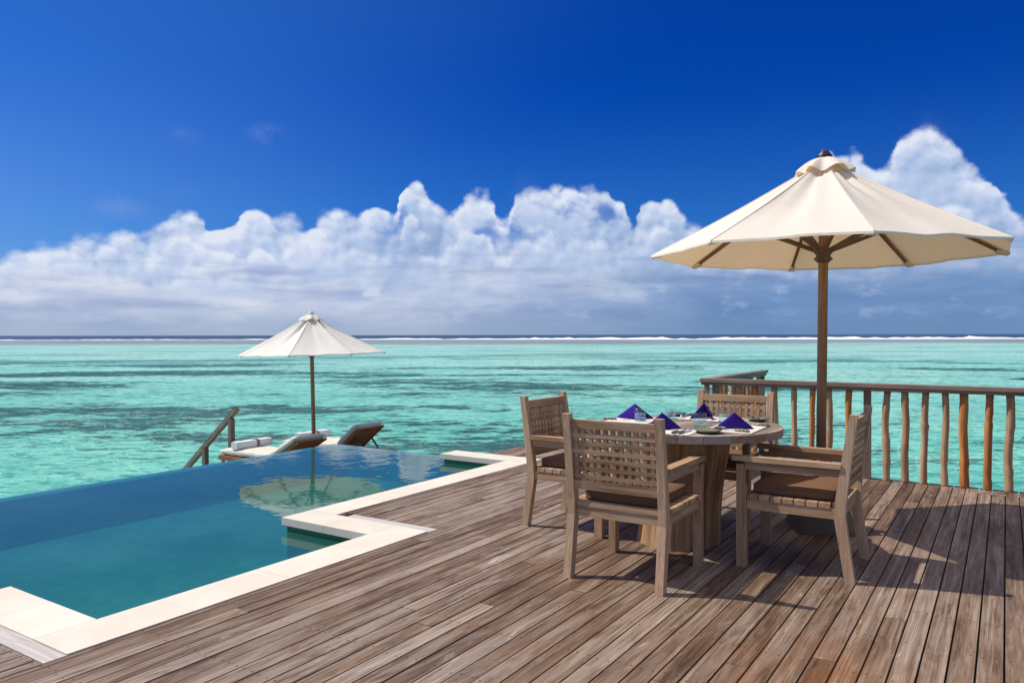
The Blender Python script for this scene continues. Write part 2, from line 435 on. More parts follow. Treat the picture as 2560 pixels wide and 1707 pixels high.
def plain(name, col, rough=0.6, spec=0.4, scale=20, var=0.15, bs=0.0, **k):
    m, t, out = new_mat(name)
    tcn = t.n('ShaderNodeTexCoord').outputs['Object']
    a = t.noise(tcn, scale, 4, 0.6)
    c = t.vm('SCALE', tuple(col) if False else t.mix(a, tuple(x * (1 - var) for x in col), tuple(min(1, x * (1 + var)) for x in col)), sc=1.0)
    principled(t, out, c, rough, spec, bump(t, a, bs, 0.005) if bs else None, **k)
    return m
M['whitewash'] = wood('whitewashed_board', (0.42, 0.37, 0.33), (0.56, 0.51, 0.47), (0.68, 0.64, 0.60), (0.62, 0.58, 0.55), 0.5, crack=0.3)
M['cushion'] = plain('brown_canvas', (0.19, 0.105, 0.062), 0.9, 0.15, 180, 0.18, 0.25)
M['concrete'] = plain('grey_green_concrete', (0.12, 0.10, 0.08), 0.9, 0.2, 9, 0.25, 0.4)
M['metal_dark'] = plain('dark_metal', (0.03, 0.03, 0.035), 0.45, 0.5, 30, 0.2)
M['cap'] = plain('black_cap', (0.012, 0.012, 0.03), 0.45, 0.5, 30, 0.2)
M['placemat'] = plain('placemat_cloth', (0.78, 0.73, 0.70), 0.95, 0.1, 160, 0.06, 0.3)
M['bead'] = plain('dark_bead', (0.03, 0.02, 0.02), 0.4, 0.5, 30, 0.2)
M['steel'] = plain('steel', (0.62, 0.60, 0.58), 0.22, 0.5, 30, 0.05, Metallic=1.0)
M['plate'] = plain('olive_glaze', (0.22, 0.215, 0.15), 0.25, 0.6, 12, 0.2)
M['plate_dark'] = plain('slate_glaze', (0.10, 0.11, 0.13), 0.3, 0.6, 12, 0.2)
M['towel'] = plain('white_towelling', (0.80, 0.80, 0.83), 0.95, 0.1, 220, 0.05, 0.5)
M['band'] = plain('brown_band', (0.30, 0.24, 0.20), 0.9, 0.2, 60, 0.1)
M['mattress'] = plain('cream_mattress', (0.74, 0.69, 0.60), 0.95, 0.1, 60, 0.06, 0.4)
M['leaf'] = plain('palm_leaf', (0.035, 0.04, 0.03), 0.5, 0.4, 12, 0.3)
M['pot'] = plain('clay_pot', (0.10, 0.06, 0.045), 0.8, 0.3, 12, 0.2, 0.3)
M['wall_dark'] = plain('dark_render', (0.10, 0.115, 0.12), 0.8, 0.3, 6, 0.2, 0.3)

def handle_mat():
    m, t, out = new_mat('mottled_handle')
    tcn = t.n('ShaderNodeTexCoord').outputs['Object']
    a = t.vor(tcn, 150.0)
    c = t.mix(t.ss(a, 0.45, 0.75), (0.035, 0.018, 0.012), (0.42, 0.36, 0.28))
    principled(t, out, c, 0.35, 0.5)
    return m
M['handle'] = handle_mat()

def cloth_mat(name, col, trans, tcol, wr=0.25, rough_scale=90):
    """light lets through: diffuse mixed with translucent"""
    m, t, out = new_mat(name)
    tcn = t.n('ShaderNodeTexCoord').outputs['Object']
    a = t.noise(tcn, rough_scale, 3, 0.6)
    b = t.noise(tcn, 2.2, 4, 0.6, 0.6)
    nrm = bump(t, t.m('ADD', t.m('MULTIPLY', a, 0.05), b), wr, 0.03)
    st = t.noise(tcn, 5.0, 5, 0.65)
    c = t.mix(t.m('MULTIPLY', t.ss(st, 0.5, 0.75), 0.35), col, tuple(x * 0.86 for x in col))
    d = t.n('ShaderNodeBsdfDiffuse')
    t.put(d.inputs[0], c); t.put(d.inputs['Normal'], nrm)
    tr = t.n('ShaderNodeBsdfTranslucent')
    t.put(tr.inputs[0], tcol); t.put(tr.inputs['Normal'], nrm)
    mx = t.n('ShaderNodeMixShader')
    mx.inputs[0].default_value = trans
    t.nt.links.new(d.outputs[0], mx.inputs[1]); t.nt.links.new(tr.outputs[0], mx.inputs[2])
    t.nt.links.new(mx.outputs[0], out.inputs[0])
    return m
M['canopy'] = cloth_mat('cream_canvas', (0.93, 0.850, 0.75), 0.24, (0.92, 0.60, 0.32))
M['canopy_white'] = cloth_mat('white_canvas', (0.92, 0.87, 0.80), 0.20, (0.80, 0.70, 0.55))
M['napkin'] = cloth_mat('purple_linen', (0.050, 0.024, 0.25), 0.12, (0.05, 0.02, 0.28), 0.3, 300)

def glass_mat():
    m, t, out = new_mat('tumbler_glass')
    fr = t.n('ShaderNodeFresnel'); fr.inputs[0].default_value = 1.45
    tp = t.n('ShaderNodeBsdfTransparent')
    oz = t.sep(t.n('ShaderNodeTexCoord').outputs['Object'])[2]
    t.put(tp.inputs[0], t.mix(t.ss(oz, 0.022, 0.010), (0.96, 0.985, 0.985), (0.50, 0.88, 0.90)))
    gl = t.n('ShaderNodeBsdfGlossy'); gl.inputs['Roughness'].default_value = 0.03
    mx = t.n('ShaderNodeMixShader')
    lw = t.n('ShaderNodeLayerWeight'); lw.inputs[0].default_value = 0.3
    t.put(mx.inputs[0], t.m('ADD', t.m('MULTIPLY', t.m('POWER', lw.outputs['Facing'], 4.0), 0.7), 0.03))
    t.nt.links.new(tp.outputs[0], mx.inputs[1]); t.nt.links.new(gl.outputs[0], mx.inputs[2])
    t.nt.links.new(mx.outputs[0], out.inputs[0])
    return m
M['glass'] = glass_mat()

def drink_mat():
    m, t, out = new_mat('iced_water')
    tcn = t.n('ShaderNodeTexCoord').outputs['Object']
    a = t.vor(tcn, 75.0)
    fr = t.n('ShaderNodeFresnel'); fr.inputs[0].default_value = 1.33
    tp = t.n('ShaderNodeBsdfTransparent'); tp.inputs[0].default_value = (0.88, 0.96, 0.98, 1)
    df = t.n('ShaderNodeBsdfPrincipled'); df.inputs['Base Color'].default_value = (0.80, 0.92, 0.95, 1); df.inputs['Roughness'].default_value = 0.1
    mx = t.n('ShaderNodeMixShader')
    t.put(mx.inputs[0], t.ss(a, 0.45, 0.25, 0.14, 0.34))
    t.nt.links.new(tp.outputs[0], mx.inputs[1]); t.nt.links.new(df.outputs[0], mx.inputs[2])
    t.nt.links.new(mx.outputs[0], out.inputs[0])
    return m
M['drink'] = drink_mat()

def tile_mat():
    m, t, out = new_mat('green_pool_tile')
    P = t.n('ShaderNodeNewGeometry').outputs['Position']
    q = t.vm('ADD', P, (0.013, 0.021, 0.0))
    x, y, z = t.sep(q)
    def line(v):
        return t.m('ABSOLUTE', t.m('SUBTRACT', t.m('FRACT', t.m('MULTIPLY', v, 6.2)), 0.5))
    j = t.m('MAXIMUM', t.m('MAXIMUM', t.ss(line(x), 0.475, 0.49), t.ss(line(y), 0.475, 0.49)), t.ss(line(z), 0.475, 0.49))
    a = t.noise(P, 1.3, 4, 0.6)
    b = t.noise(t.vm('SCALE', q, sc=6.2), 1.0, 1, 0.5)
    c = t.mix(t.ss(a, 0.3, 0.7), POOL_A, POOL_B)
    c = t.mix(t.m('MULTIPLY', t.ss(b, 0.4, 0.65), 0.35), c, POOL_C)
    c = t.mix(t.m('MULTIPLY', j, 0.30), c, tuple(v * 0.45 for v in POOL_A))
    principled(t, out, c, 0.3, 0.4)
    return m
M['tile'] = tile_mat()
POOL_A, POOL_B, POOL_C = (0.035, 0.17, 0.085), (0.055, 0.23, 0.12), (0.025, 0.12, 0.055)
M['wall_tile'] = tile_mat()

def pool_water_mat():
    m, t, out = new_mat('pool_water')
    P = t.n('ShaderNodeNewGeometry').outputs['Position']
    # long lazy ripples, a little livelier near the far weir
    y = t.sep(P)[1]
    a = t.noise(P, 3.2, 2, 0.5, 0.4)
    b = t.noise(t.vm('MULTIPLY', P, (1.0, 1.0, 1.0)), 11.0, 2, 0.5, 0.3)
    h = t.m('ADD', a, t.m('MULTIPLY', b, 0.22))
    nb = t.n('ShaderNodeBump')
    t.put(nb.inputs['Height'], h)
    nb.inputs['Distance'].default_value = 0.02
    t.put(nb.inputs['Strength'], t.ss(y, 2.5, 6.5, 0.05, 0.13))
    fr = t.n('ShaderNodeFresnel'); fr.inputs[0].default_value = 1.33
    t.put(fr.inputs['Normal'], nb.outputs[0])
    tp = t.n('ShaderNodeBsdfTransparent'); tp.inputs[0].default_value = POOL_TINT
    gl = t.n('ShaderNodeBsdfGlossy'); gl.inputs['Roughness'].default_value = 0.0
    t.put(gl.inputs['Normal'], nb.outputs[0])
    # a little light scattered back by the water itself
    df = t.n('ShaderNodeBsdfDiffuse')
    t.put(df.inputs[0], t.mix(t.ss(t.noise(P, 0.8, 3, 0.6), 0.35, 0.65), (0.045, 0.22, 0.215), (0.08, 0.29, 0.28)))
    m0 = t.n('ShaderNodeMixShader'); m0.inputs[0].default_value = 0.28
    t.nt.links.new(tp.outputs[0], m0.inputs[1]); t.nt.links.new(df.outputs[0], m0.inputs[2])
    mx = t.n('ShaderNodeMixShader')
    t.put(mx.inputs[0], t.m('MULTIPLY', fr.outputs[0], 1.15, clamp=True))
    t.nt.links.new(m0.outputs[0], mx.inputs[1]); t.nt.links.new(gl.outputs[0], mx.inputs[2])
    t.nt.links.new(mx.outputs[0], out.inputs[0])
    return m
M['pool_water'] = pool_water_mat()

def sea_mat():
    m, t, out = new_mat('lagoon_water')
    P = t.n('ShaderNodeNewGeometry').outputs['Position']
    x, y, z = t.sep(P)
    f = t.m('ADD', t.m('MULTIPLY', x, -math.sin(TH)), t.m('MULTIPLY', y, math.cos(TH)))
    r = t.m('ADD', t.m('MULTIPLY', x, math.cos(TH)), t.m('MULTIPLY', y, math.sin(TH)))
    q = t.comb(r, f, 0.0)
    # sandy lagoon floor seen through the water, greener where deeper
    big = t.noise(t.vm('MULTIPLY', q, (1.0, 1.0, 1.0)), 0.016, 4, 0.55)
    med = t.noise(q, 0.10, 4, 0.6)
    dist = t.m('LOGARITHM', t.m('MAXIMUM', f, 2.0), 10.0)
    base = t.ramp(t.lin(dist, 1.0, 2.8), [(0.0, SEA[0]), (0.25, SEA[1]), (0.5, SEA[2]), (0.8, SEA[3]), (1.0, SEA[4])])
    c = t.mix(t.m('MULTIPLY', t.ss(big, 0.42, 0.66), 0.45), base, SEA_SAND)
    c = t.mix(t.m('MULTIPLY', t.ss(med, 0.60, 0.40), 0.22), c, SEA_DEEP_TROUGH)
    # coral heads and weed beds, gathered in long drifts
    drift = t.noise(t.vm('MULTIPLY', q, (0.35, 1.0, 1.0)), 0.055, 4, 0.6, 0.5)
    cor = t.noise(t.vm('MULTIPLY', q, (0.55, 1.0, 1.0)), 0.42, 6, 0.68, 0.4)
    cor2 = t.noise(t.vm('ADD', t.vm('MULTIPLY', q, (0.5, 1.0, 1.0)), (40, 11, 0)), 1.7, 4, 0.7)
    rng = t.m('MULTIPLY', t.ss(f, 14.0, 26.0), t.ss(f, 170.0, 70.0, 0.25, 1.0))
    dm = t.ss(drift, 0.42, 0.62)
    th = t.m('ADD', t.m('ADD', t.m('MULTIPLY', cor, 0.50), t.m('MULTIPLY', cor2, 0.50)), t.m('MULTIPLY', dm, 0.21))
    coral = t.m('MULTIPLY', t.ss(th, 0.622, 0.652), rng)
    c = t.mix(t.m('MULTIPLY', t.m('MULTIPLY', dm, rng), 0.25), c, SEA_DEEP_TROUGH)
    c = t.mix(t.m('MULTIPLY', coral, 0.93), c, SEA_CORAL)
    # ripple lensing painted into the colour: dark troughs, bright caustic lines
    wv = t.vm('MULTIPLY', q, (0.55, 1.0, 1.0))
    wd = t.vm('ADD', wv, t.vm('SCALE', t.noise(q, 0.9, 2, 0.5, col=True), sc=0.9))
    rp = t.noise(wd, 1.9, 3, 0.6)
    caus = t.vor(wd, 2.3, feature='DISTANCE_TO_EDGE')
    c = t.mix(t.m('MULTIPLY', t.ss(t.m('ADD', t.m('MULTIPLY', rp, 0.6), t.m('MULTIPLY', t.noise(t.vm('MULTIPLY', wd, (0.7, 1.0, 1.0)), 5.5, 2, 0.5), 0.4)), 0.52, 0.40), 0.80), c, SEA_DEEP_TROUGH)
    c = t.mix(t.m('MULTIPLY', t.m('MULTIPLY', t.m('MULTIPLY', t.ss(caus, 0.07, 0.0), t.ss(med, 0.40, 0.62)), t.ss(f, 60, 10)), 0.55), c, SEA_CAUSTIC)
    # reef flat: brown-mauve rubble, then the dark ocean beyond the drop-off
    fl = t.m('ADD', f, t.m('MULTIPLY', t.m('SUBTRACT', t.noise(t.vm('MULTIPLY', q, (0.4, 1, 1)), 0.011, 4, 0.6), 0.5), 260.0))
    flat = t.ss(fl, 250.0, 340.0)
    c = t.mix(t.m('MULTIPLY', flat, t.lin(t.noise(t.vm('MULTIPLY', q, (0.2, 1, 1)), 0.05, 4, 0.6), 0.35, 0.6, 0.55, 1.0)), c, SEA_REEF)
    c = t.mix(t.ss(f, 660.0, 720.0), c, SEA_OCEAN)
    # waves
    h1 = t.noise(t.vm('MULTIPLY', q, (0.6, 1.0, 1.0)), 1.25, 3, 0.6, 0.3)
    h2 = t.noise(t.vm('MULTIPLY', q, (0.7, 1.0, 1.0)), 5.0, 3, 0.6, 0.2)
    h0 = t.noise(t.vm('MULTIPLY', q, (0.6, 1.0, 1.0)), 0.28, 2, 0.5)
    h = t.m('ADD', t.m('ADD', t.m('MULTIPLY', h1, 0.24), t.m('MULTIPLY', h2, 0.085)), t.m('MULTIPLY', h0, 0.35))
    nb = t.n('ShaderNodeBump')
    t.put(nb.inputs['Height'], h)
    nb.inputs['Distance'].default_value = 1.0
    t.put(nb.inputs['Strength'], t.ss(f, 400, 20, 0.35, 1.0))
    df = t.n('ShaderNodeBsdfDiffuse')
    t.put(df.inputs[0], c); t.put(df.inputs['Normal'], nb.outputs[0])
    gl = t.n('ShaderNodeBsdfGlossy')
    t.put(gl.inputs['Roughness'], t.ss(f, 15.0, 200.0, 0.10, 0.28)); t.put(gl.inputs['Normal'], nb.outputs[0])
    fr = t.n('ShaderNodeFresnel'); fr.inputs[0].default_value = 1.33
    t.put(fr.inputs['Normal'], nb.outputs[0])
    # choppy water never shows its full mirror at a glance: the wave faces stand towards the eye
    mx = t.n('ShaderNodeMixShader')
    t.put(mx.inputs[0], t.m('MINIMUM', t.m('MULTIPLY', fr.outputs[0], 0.50), 0.18))
    t.nt.links.new(df.outputs[0], mx.inputs[1]); t.nt.links.new(gl.outputs[0], mx.inputs[2])
    t.nt.links.new(mx.outputs[0], out.inputs[0])
    return m

def foam_mat():
    m, t, out = new_mat('foam')
    P = t.n('ShaderNodeNewGeometry').outputs['Position']
    a = t.noise(P, 0.8, 4, 0.6)
    principled(t, out, t.mix(a, (0.78, 0.82, 0.86), (0.92, 0.94, 0.95)), 0.9, 0.2)
    return m
M['foam'] = foam_mat()
M['sea'] = sea_mat()

# ------------------------------------------------------------------ mesh building
class MB:
    def __init__(s):
        s.v = []; s.f = []; s.g = []; s.smooth = []; s.sharp = []
    def add(s, vs, fs, gs, sm=False):
        o = len(s.v)
        s.v += [tuple(v) for v in vs]
        s.g += [tuple(g) for g in gs]
        for f in fs:
            s.f.append(tuple(i + o for i in f))
            s.smooth.append(sm)
    def hexa(s, p, ax=None, jit=True):
        """8 corners: bottom ring 0-3, top ring 4-7"""
        p = [Vector(q) for q in p]
        e = [(p[1] - p[0]).length, (p[3] - p[0]).length, (p[4] - p[0]).length]
        if ax is None:
            ax = e.index(max(e))
        dirs = [(p[1] - p[0]), (p[3] - p[0]), (p[4] - p[0])]
        d = dirs[ax].normalized()
        o1 = dirs[(ax + 1) % 3].normalized(); o2 = dirs[(ax + 2) % 3].normalized()
        off = Vector((random.uniform(0, 60), random.uniform(0, 60), random.uniform(0, 60))) if jit else Vector()
        c = p[0]
        gs = [Vector(((q - c).dot(d), (q - c).dot(o1), (q - c).dot(o2))) + off for q in p]
        s.add(p, [(0, 3, 2, 1), (4, 5, 6, 7), (0, 1, 5, 4), (1, 2, 6, 5), (2, 3, 7, 6), (3, 0, 4, 7)], gs)
    def box(s, x0, x1, y0, y1, z0, z1, ax=None):
        s.hexa([(x0, y0, z0), (x1, y0, z0), (x1, y1, z0), (x0, y1, z0), (x0, y0, z1), (x1, y0, z1), (x1, y1, z1), (x0, y1, z1)], ax)
    def bar(s, a, b, wd, ht, up=(0, 0, 1), wd2=None, ht2=None):
        """rectangular bar from a to b"""
        a = Vector(a); b = Vector(b); d = (b - a).normalized()
        sd_ = d.cross(Vector(up)).normalized(); u = sd_.cross(d).normalized()
        w2 = wd if wd2 is None else wd2; h2 = ht if ht2 is None else ht2
        P = []
        for c, ww, hh in ((a, wd, ht), (b, w2, h2)):
            P.append([c - sd_ * ww / 2 - u * hh / 2, c + sd_ * ww / 2 - u * hh / 2, c + sd_ * ww / 2 + u * hh / 2, c - sd_ * ww / 2 + u * hh / 2])
        s.hexa(P[0] + P[1], 2)
    def prism(s, prof, axis, t0, t1):
        """extrude a closed 2-D profile (convex-ish, given in the two other axes) between t0 and t1 on axis"""
        n = len(prof)
        def mk(a, b, t):
            return {0: (t, a, b), 1: (a, t, b), 2: (a, b, t)}[axis]
        vs = [mk(a, b, t0) for a, b in prof] + [mk(a, b, t1) for a, b in prof]
        off = random.uniform(0, 60)
        gs = [(v[2] + off, v[0] + off, v[1]) for v in vs]
        fs = [(i, (i + 1) % n, n + (i + 1) % n, n + i) for i in range(n)]
        fs += [tuple(range(n - 1, -1, -1)), tuple(range(n, 2 * n))]
        s.add(vs, fs, gs)
    def tube(s, pts, rad, n=12, cap=True, sm=True, up=(0, 0, 1)):
        pts = [Vector(p) for p in pts]
        if not hasattr(rad, '__len__'):
            rad = [rad] * len(pts)
        off = random.uniform(0, 60)
        rings = []; L = 0; gs = []; vs = []
        prev = None
        for i, p in enumerate(pts):
            d = (pts[min(i + 1, len(pts) - 1)] - pts[max(i - 1, 0)]).normalized()
            if prev is None:
                a = d.orthogonal().normalized()
            else:
                a = (prev - d * prev.dot(d)).normalized()
            prev = a
            b = d.cross(a)
            if i:
                L += (p - pts[i - 1]).length
            for k in range(n):
                t = 2 * math.pi * k / n
                r = rad[i]
                o = a * math.cos(t) * r + b * math.sin(t) * r
                vs.append(p + o)
                gs.append((L + off, math.cos(t) * r + off, math.sin(t) * r))
        fs = []
        for i in range(len(pts) - 1):
            for k in range(n):
                a0 = i * n + k; a1 = i * n + (k + 1) % n
                fs.append((a0, a1, a1 + n, a0 + n))
        s.add(vs, fs, gs, sm)
        if cap:
            o = len(s.v) - len(vs)
            s.f.append(tuple(o + k for k in range(n - 1, -1, -1))); s.smooth.append(False)
            o2 = o + (len(pts) - 1) * n
            s.f.append(tuple(o2 + k for k in range(n))); s.smooth.append(False)
    def lathe(s, prof, n=32, cx=0, cy=0, sm=True, close=True):
        """prof: list of (r, z)"""
        vs = []; gs = []; off = random.uniform(0, 60)
        for r, z in prof:
            for k in range(n):
                t = 2 * math.pi * k / n
                vs.append((cx + r * math.cos(t), cy + r * math.sin(t), z))
                gs.append((z + off, r * math.cos(t) + off, r * math.sin(t)))
        fs = []
        for i in range(len(prof) - 1):
            for k in range(n):
                a0 = i * n + k; a1 = i * n + (k + 1) % n
                fs.append((a0, a1, a1 + n, a0 + n))
        s.add(vs, fs, gs, sm)
        if close:
            o = len(s.v) - len(vs)
            s.f.append(tuple(o + k for k in range(n - 1, -1, -1))); s.smooth.append(False)
            o2 = o + (len(prof) - 1) * n
            s.f.append(tuple(o2 + k for k in range(n))); s.smooth.append(False)
    def grid(s, fn, nu, nv, sm=True, closed=False):
        vs = []; gs = []
        for i in range(nu + 1):
            for j in range(nv + (0 if closed else 1)):
                p = fn(i / nu, j / nv)
                vs.append(p); gs.append(p)
        m_ = nv if closed else nv + 1
        fs = []
        for i in range(nu):
            for j in range(nv):
                a = i * m_ + j; b = i * m_ + (j + 1) % m_
                fs.append((a, b, b + m_, a + m_))
        s.add(vs, fs, gs, sm)
    def build(s, name, mat, parent=None, bevel=0.0, seg=1, loc=None, rot=None, fixn=False):
        me = bpy.data.meshes.new(name)
        bm = bmesh.new()
        lay = bm.verts.layers.float_vector.new('g')
        bv = []
        for v, g in zip(s.v, s.g):
            q = bm.verts.new(v); q[lay] = g; bv.append(q)
        for f, sm in zip(s.f, s.smooth):
            try:
                q = bm.faces.new([bv[i] for i in f]); q.smooth = sm
            except ValueError:
                pass
        if bevel:
            ed = [e for e in bm.edges if len(e.link_faces) == 2 and e.calc_face_angle(0) > 0.6]
            bmesh.ops.bevel(bm, geom=ed, offset=bevel, segments=seg, affect='EDGES', profile=0.5, clamp_overlap=True)
        for i_, j_ in s.sharp:
            e_ = bm.edges.get((bv[i_], bv[j_]))
            if e_: e_.smooth = False
        if not fixn:
            bmesh.ops.recalc_face_normals(bm, faces=bm.faces)
        bm.to_mesh(me); bm.free()
        me.materials.append(M[mat] if isinstance(mat, str) else mat)
        o = bpy.data.objects.new(name, me)
        S.collection.objects.link(o)
        if parent is not None:
            o.parent = parent
        if loc is not None:
            o.location = loc
        if rot is not None:
            o.rotation_euler = rot
        return o

def smooth_all(o):
    for p in o.data.polygons:
        p.use_smooth = True
    return o

def thing(name, label, cat, loc=(0, 0, 0), rz=0.0, group=None):
    o = bpy.data.objects.new(name, None)
    o.empty_display_size = 0.2
    S.collection.objects.link(o)
    o.location = loc; o.rotation_euler = (0, 0, rz)
    tag(o, label, cat, group)
    return o

def tag(o, label=None, cat=None, group=None, kind=None):
    if label: o['label'] = label
    if cat: o['category'] = cat
    if group: o['group'] = group
    if kind: o['kind'] = kind
    return o

def dup(o, label, loc, rz, group=None):
    def rec(a, par):
        c = a.copy(); S.collection.objects.link(c)
        if par is not None:
            c.parent = par
        for ch in a.children:
            rec(ch, c)
        return c
    r = rec(o, None)
    r.location = loc; r.rotation_euler = (0, 0, rz)
    r['label'] = label
    if group: r['group'] = group
    return r

# ================================================================== the setting
SEA_Z = -2.3
def FR(r, f, z=0.0):
    """lateral / forward distances from the deck corner where the photo was taken -> world"""
    return (r * math.cos(TH) - f * math.sin(TH), r * math.sin(TH) + f * math.cos(TH), z)

b = MB()
b.add([FR(-30000, -400, SEA_Z), FR(30000, -400, SEA_Z), FR(30000, 40000, SEA_Z), FR(-30000, 40000, SEA_Z)], [(0, 1, 2, 3)], [(0, 0, 0)] * 4)
tag(b.build('water', 'sea', fixn=True), kind='structure')

# white water breaking along the reef
b = MB()
N_ = 640
def surf_pt(u, v):
    r = -1500 + 3000 * u
    nz = mnoise.noise(Vector((r * 0.010, 0.3, 0))) ; n2 = mnoise.noise(Vector((r * 0.05, 4.3, 0))); n3 = mnoise.noise(Vector((r * 0.30, 9.3, 0)))
    right = min(1.0, max(0.0, (r + 150) / 260.0))
    near = 640 - 70 * right + 9 * nz + 4 * n2
    wide = (12 + 34 * right) * (0.8 + 0.5 * nz)
    ht = max(0.2, (0.5 + 1.1 * right) * (0.80 + 0.6 * n2 + 0.7 * n3 + 0.45 * nz))
    prof = [(0, 0.0), (0.35, 0.25), (0.7, 0.8), (0.85, 1.0), (1.0, 0.55), (1.15, 0.0)]
    k = min(5, int(round(v * 5)))
    return FR(r, near + wide * prof[k][0], SEA_Z - 0.02 + ht * prof[k][1] + (0.04 if 0 < k < 5 else 0))
b.grid(surf_pt, N_, 5)
tag(b.build('surf', 'foam'), kind='stuff')

# ---- boards
deck = MB()
TOP = 0.0
def boards(x0, x1, y0, y1, mb, z=0.0, phase=-1.0035, pitch=0.1, gap=0.0085):
    k = math.floor((x0 - phase) / pitch) - 1
    while phase + k * pitch < x1:
        a = max(x0, phase + k * pitch + gap / 2); c = min(x1, phase + (k + 1) * pitch - gap / 2)
        k += 1
        if c - a < 0.012:
            continue
        y = y0 - random.uniform(0, 4.0)
        while y < y1:
            L = random.choice((3.18, 3.64, 4.09, 4.55, 5.0))
            ya = max(y0, y); yb = min(y1, y + L - 0.003)
            if yb - ya > 0.03:
                dz = z + random.uniform(-0.0012, 0.0012)
                tl = random.uniform(-0.0008, 0.0008)
                mb.hexa([(a, ya, z - 0.03), (c, ya, z - 0.03), (c, yb, z - 0.03), (a, yb, z - 0.03),
                         (a, ya, dz - tl), (c, ya, dz + tl), (c, yb, dz + tl), (a, yb, dz - tl)], 1)
            y += L
YF = 8.08
boards(-3.436, 4.0, -3.0, YF, deck)
boards(-4.345, -3.446, -3.0, 1.588, deck)
boards(-4.352, -3.446, 4.262, 6.95, deck)
boards(-4.352, -3.446, 6.953, YF, deck)
boards(-5.11, -4.356, 7.285, YF, deck)
deck_o = deck.build('deck', 'deck', bevel=0.0022)
tag(deck_o, kind='structure')
fr = MB()
for (x0, x1, y0, y1) in ((-3.43, 3.9, -2.9, 8.05), (-4.34, -3.45, -2.9, 1.95), (-4.34, -3.45, 4.0, 8.05), (-5.1, -4.36, 7.3, 8.05)):
    fr.box(x0, x1, y0, y1, -0.24, -0.045)  # solid dark box added under the boards, standing in for shade in gaps
for x in (-3.2, -0.9, 1.4, 3.7):
    for y in (-2.5, 0.2, 2.9, 5.4, 7.9):
        fr.tube([(x, y, -0.24), (x, y, SEA_Z - 0.3)], 0.11, 10)
fr.build('deck_backing_piles', 'wall_dark', deck_o)
b = MB()
b.box(-3.95, -2.64, 8.09, 10.25, -0.03, 0.0)
b2 = MB()
boards(-3.95, -2.64, 8.09, 10.25, b2, 0.0)
tag(b2.build('landing', 'deck', bevel=0.002), kind='structure')
b = MB()
boards(-11.9, -5.2, 7.75, 11.4, b, -0.92)
b.box(-11.88, -5.22, 7.78, 11.38, -1.1, -0.955)
for x in (-11.7, -9.4, -7.0, -5.4):
    for y in (8.0, 11.1):
        b.tube([(x, y, -1.1), (x, y, SEA_Z - 0.3)], 0.10, 10)
tag(b.build('lower_deck', 'deck'), kind='structure')
b = MB()
b.hexa([(-4.30, 1.595, -0.03), (-3.442, 1.595, -0.03), (-3.442, 1.690, -0.03), (-4.30, 1.690, -0.03),
        (-4.30, 1.595, 0.001), (-3.442, 1.595, 0.001), (-3.442, 1.690, 0.001), (-4.30, 1.690, 0.001)], 0)
tag(b.build('trim_board', 'whitewash', bevel=0.002), 'whitewashed floor board with nail heads along the near pool corner', 'board', 'whitewashed boards beside the pool coping')
b = MB()
b.hexa([(-4.258, 4.163, -0.03), (-3.434, 4.163, -0.03), (-3.434, 4.256, -0.03), (-4.258, 4.256, -0.03),
        (-4.258, 4.163, 0.001), (-3.434, 4.163, 0.001), (-3.434, 4.256, 0.001), (-4.258, 4.256, 0.001)], 0)
tag(b.build('trim_board', 'whitewash', bevel=0.002), 'whitewashed floor board along the step in the middle of the pool edge', 'board', 'whitewashed boards beside the pool coping')

# ================================================================== infinity pool
ZW = -0.095
ZF = -0.47
EX, EY = -7.75, 7.36
pool = thing('swimming_pool', 'blue infinity pool with cream stone coping beside the wooden deck', 'pool', (0, 0, 0))
b = MB()
b.box(-7.9, -3.3, -3.2, 7.5, ZF - 0.2, ZF)                                      # floor
b.box(-7.75, -7.60, -3.2, EY, ZF, ZW - 0.006)                                   # weir along the lagoon
b.box(-7.60, -5.58, EY - 0.15, EY, ZF, ZW - 0.006)                              # far weir
b.build('basin', 'tile', pool)
b = MB()
b.box(-3.71, -3.46, 1.72, 4.13, ZF, -0.052)                                     # wall under the long coping
b.box(-4.62, -3.71, 3.90, 4.13, ZF, -0.052)                                     # step in the middle
b.box(-4.62, -4.38, 4.13, 7.24, ZF, -0.052)
b.box(-5.53, -4.62, 6.99, 7.24, ZF, -0.052)                                     # far pier
b.box(-4.62, -3.71, 1.72, 1.95, ZF, -0.052)                                     # near step
b.box(-4.62, -4.38, -3.1, 1.72, ZF, -0.052)
b.build('side_wall', 'wall_tile', pool)
b = MB()
b.box(-7.755, -3.3, -3.25, EY + 0.005, -2.6, ZF - 0.21)
b.box(-7.765, -7.752, -3.25, EY, -2.6, ZW - 0.008)
b.build('outer_wall', 'wall_dark', pool)
b = MB()
wp = [(-7.765, -3.2), (-4.6, -3.2), (-4.6, 1.93), (-3.70, 1.93), (-3.70, 3.92), (-4.6, 3.92), (-4.6, 7.01), (-5.52, 7.01), (-5.52, EY + 0.012), (-7.765, EY + 0.012)]
tris = [(0, 1, 2, 9), (2, 3, 4, 5), (9, 2, 5, 6), (9, 6, 7, 8)]
b.add([(x, y, ZW) for x, y in wp], tris, [(0, 0, 0)] * len(wp))
b.build('water_surface', 'pool_water', pool, fixn=True)
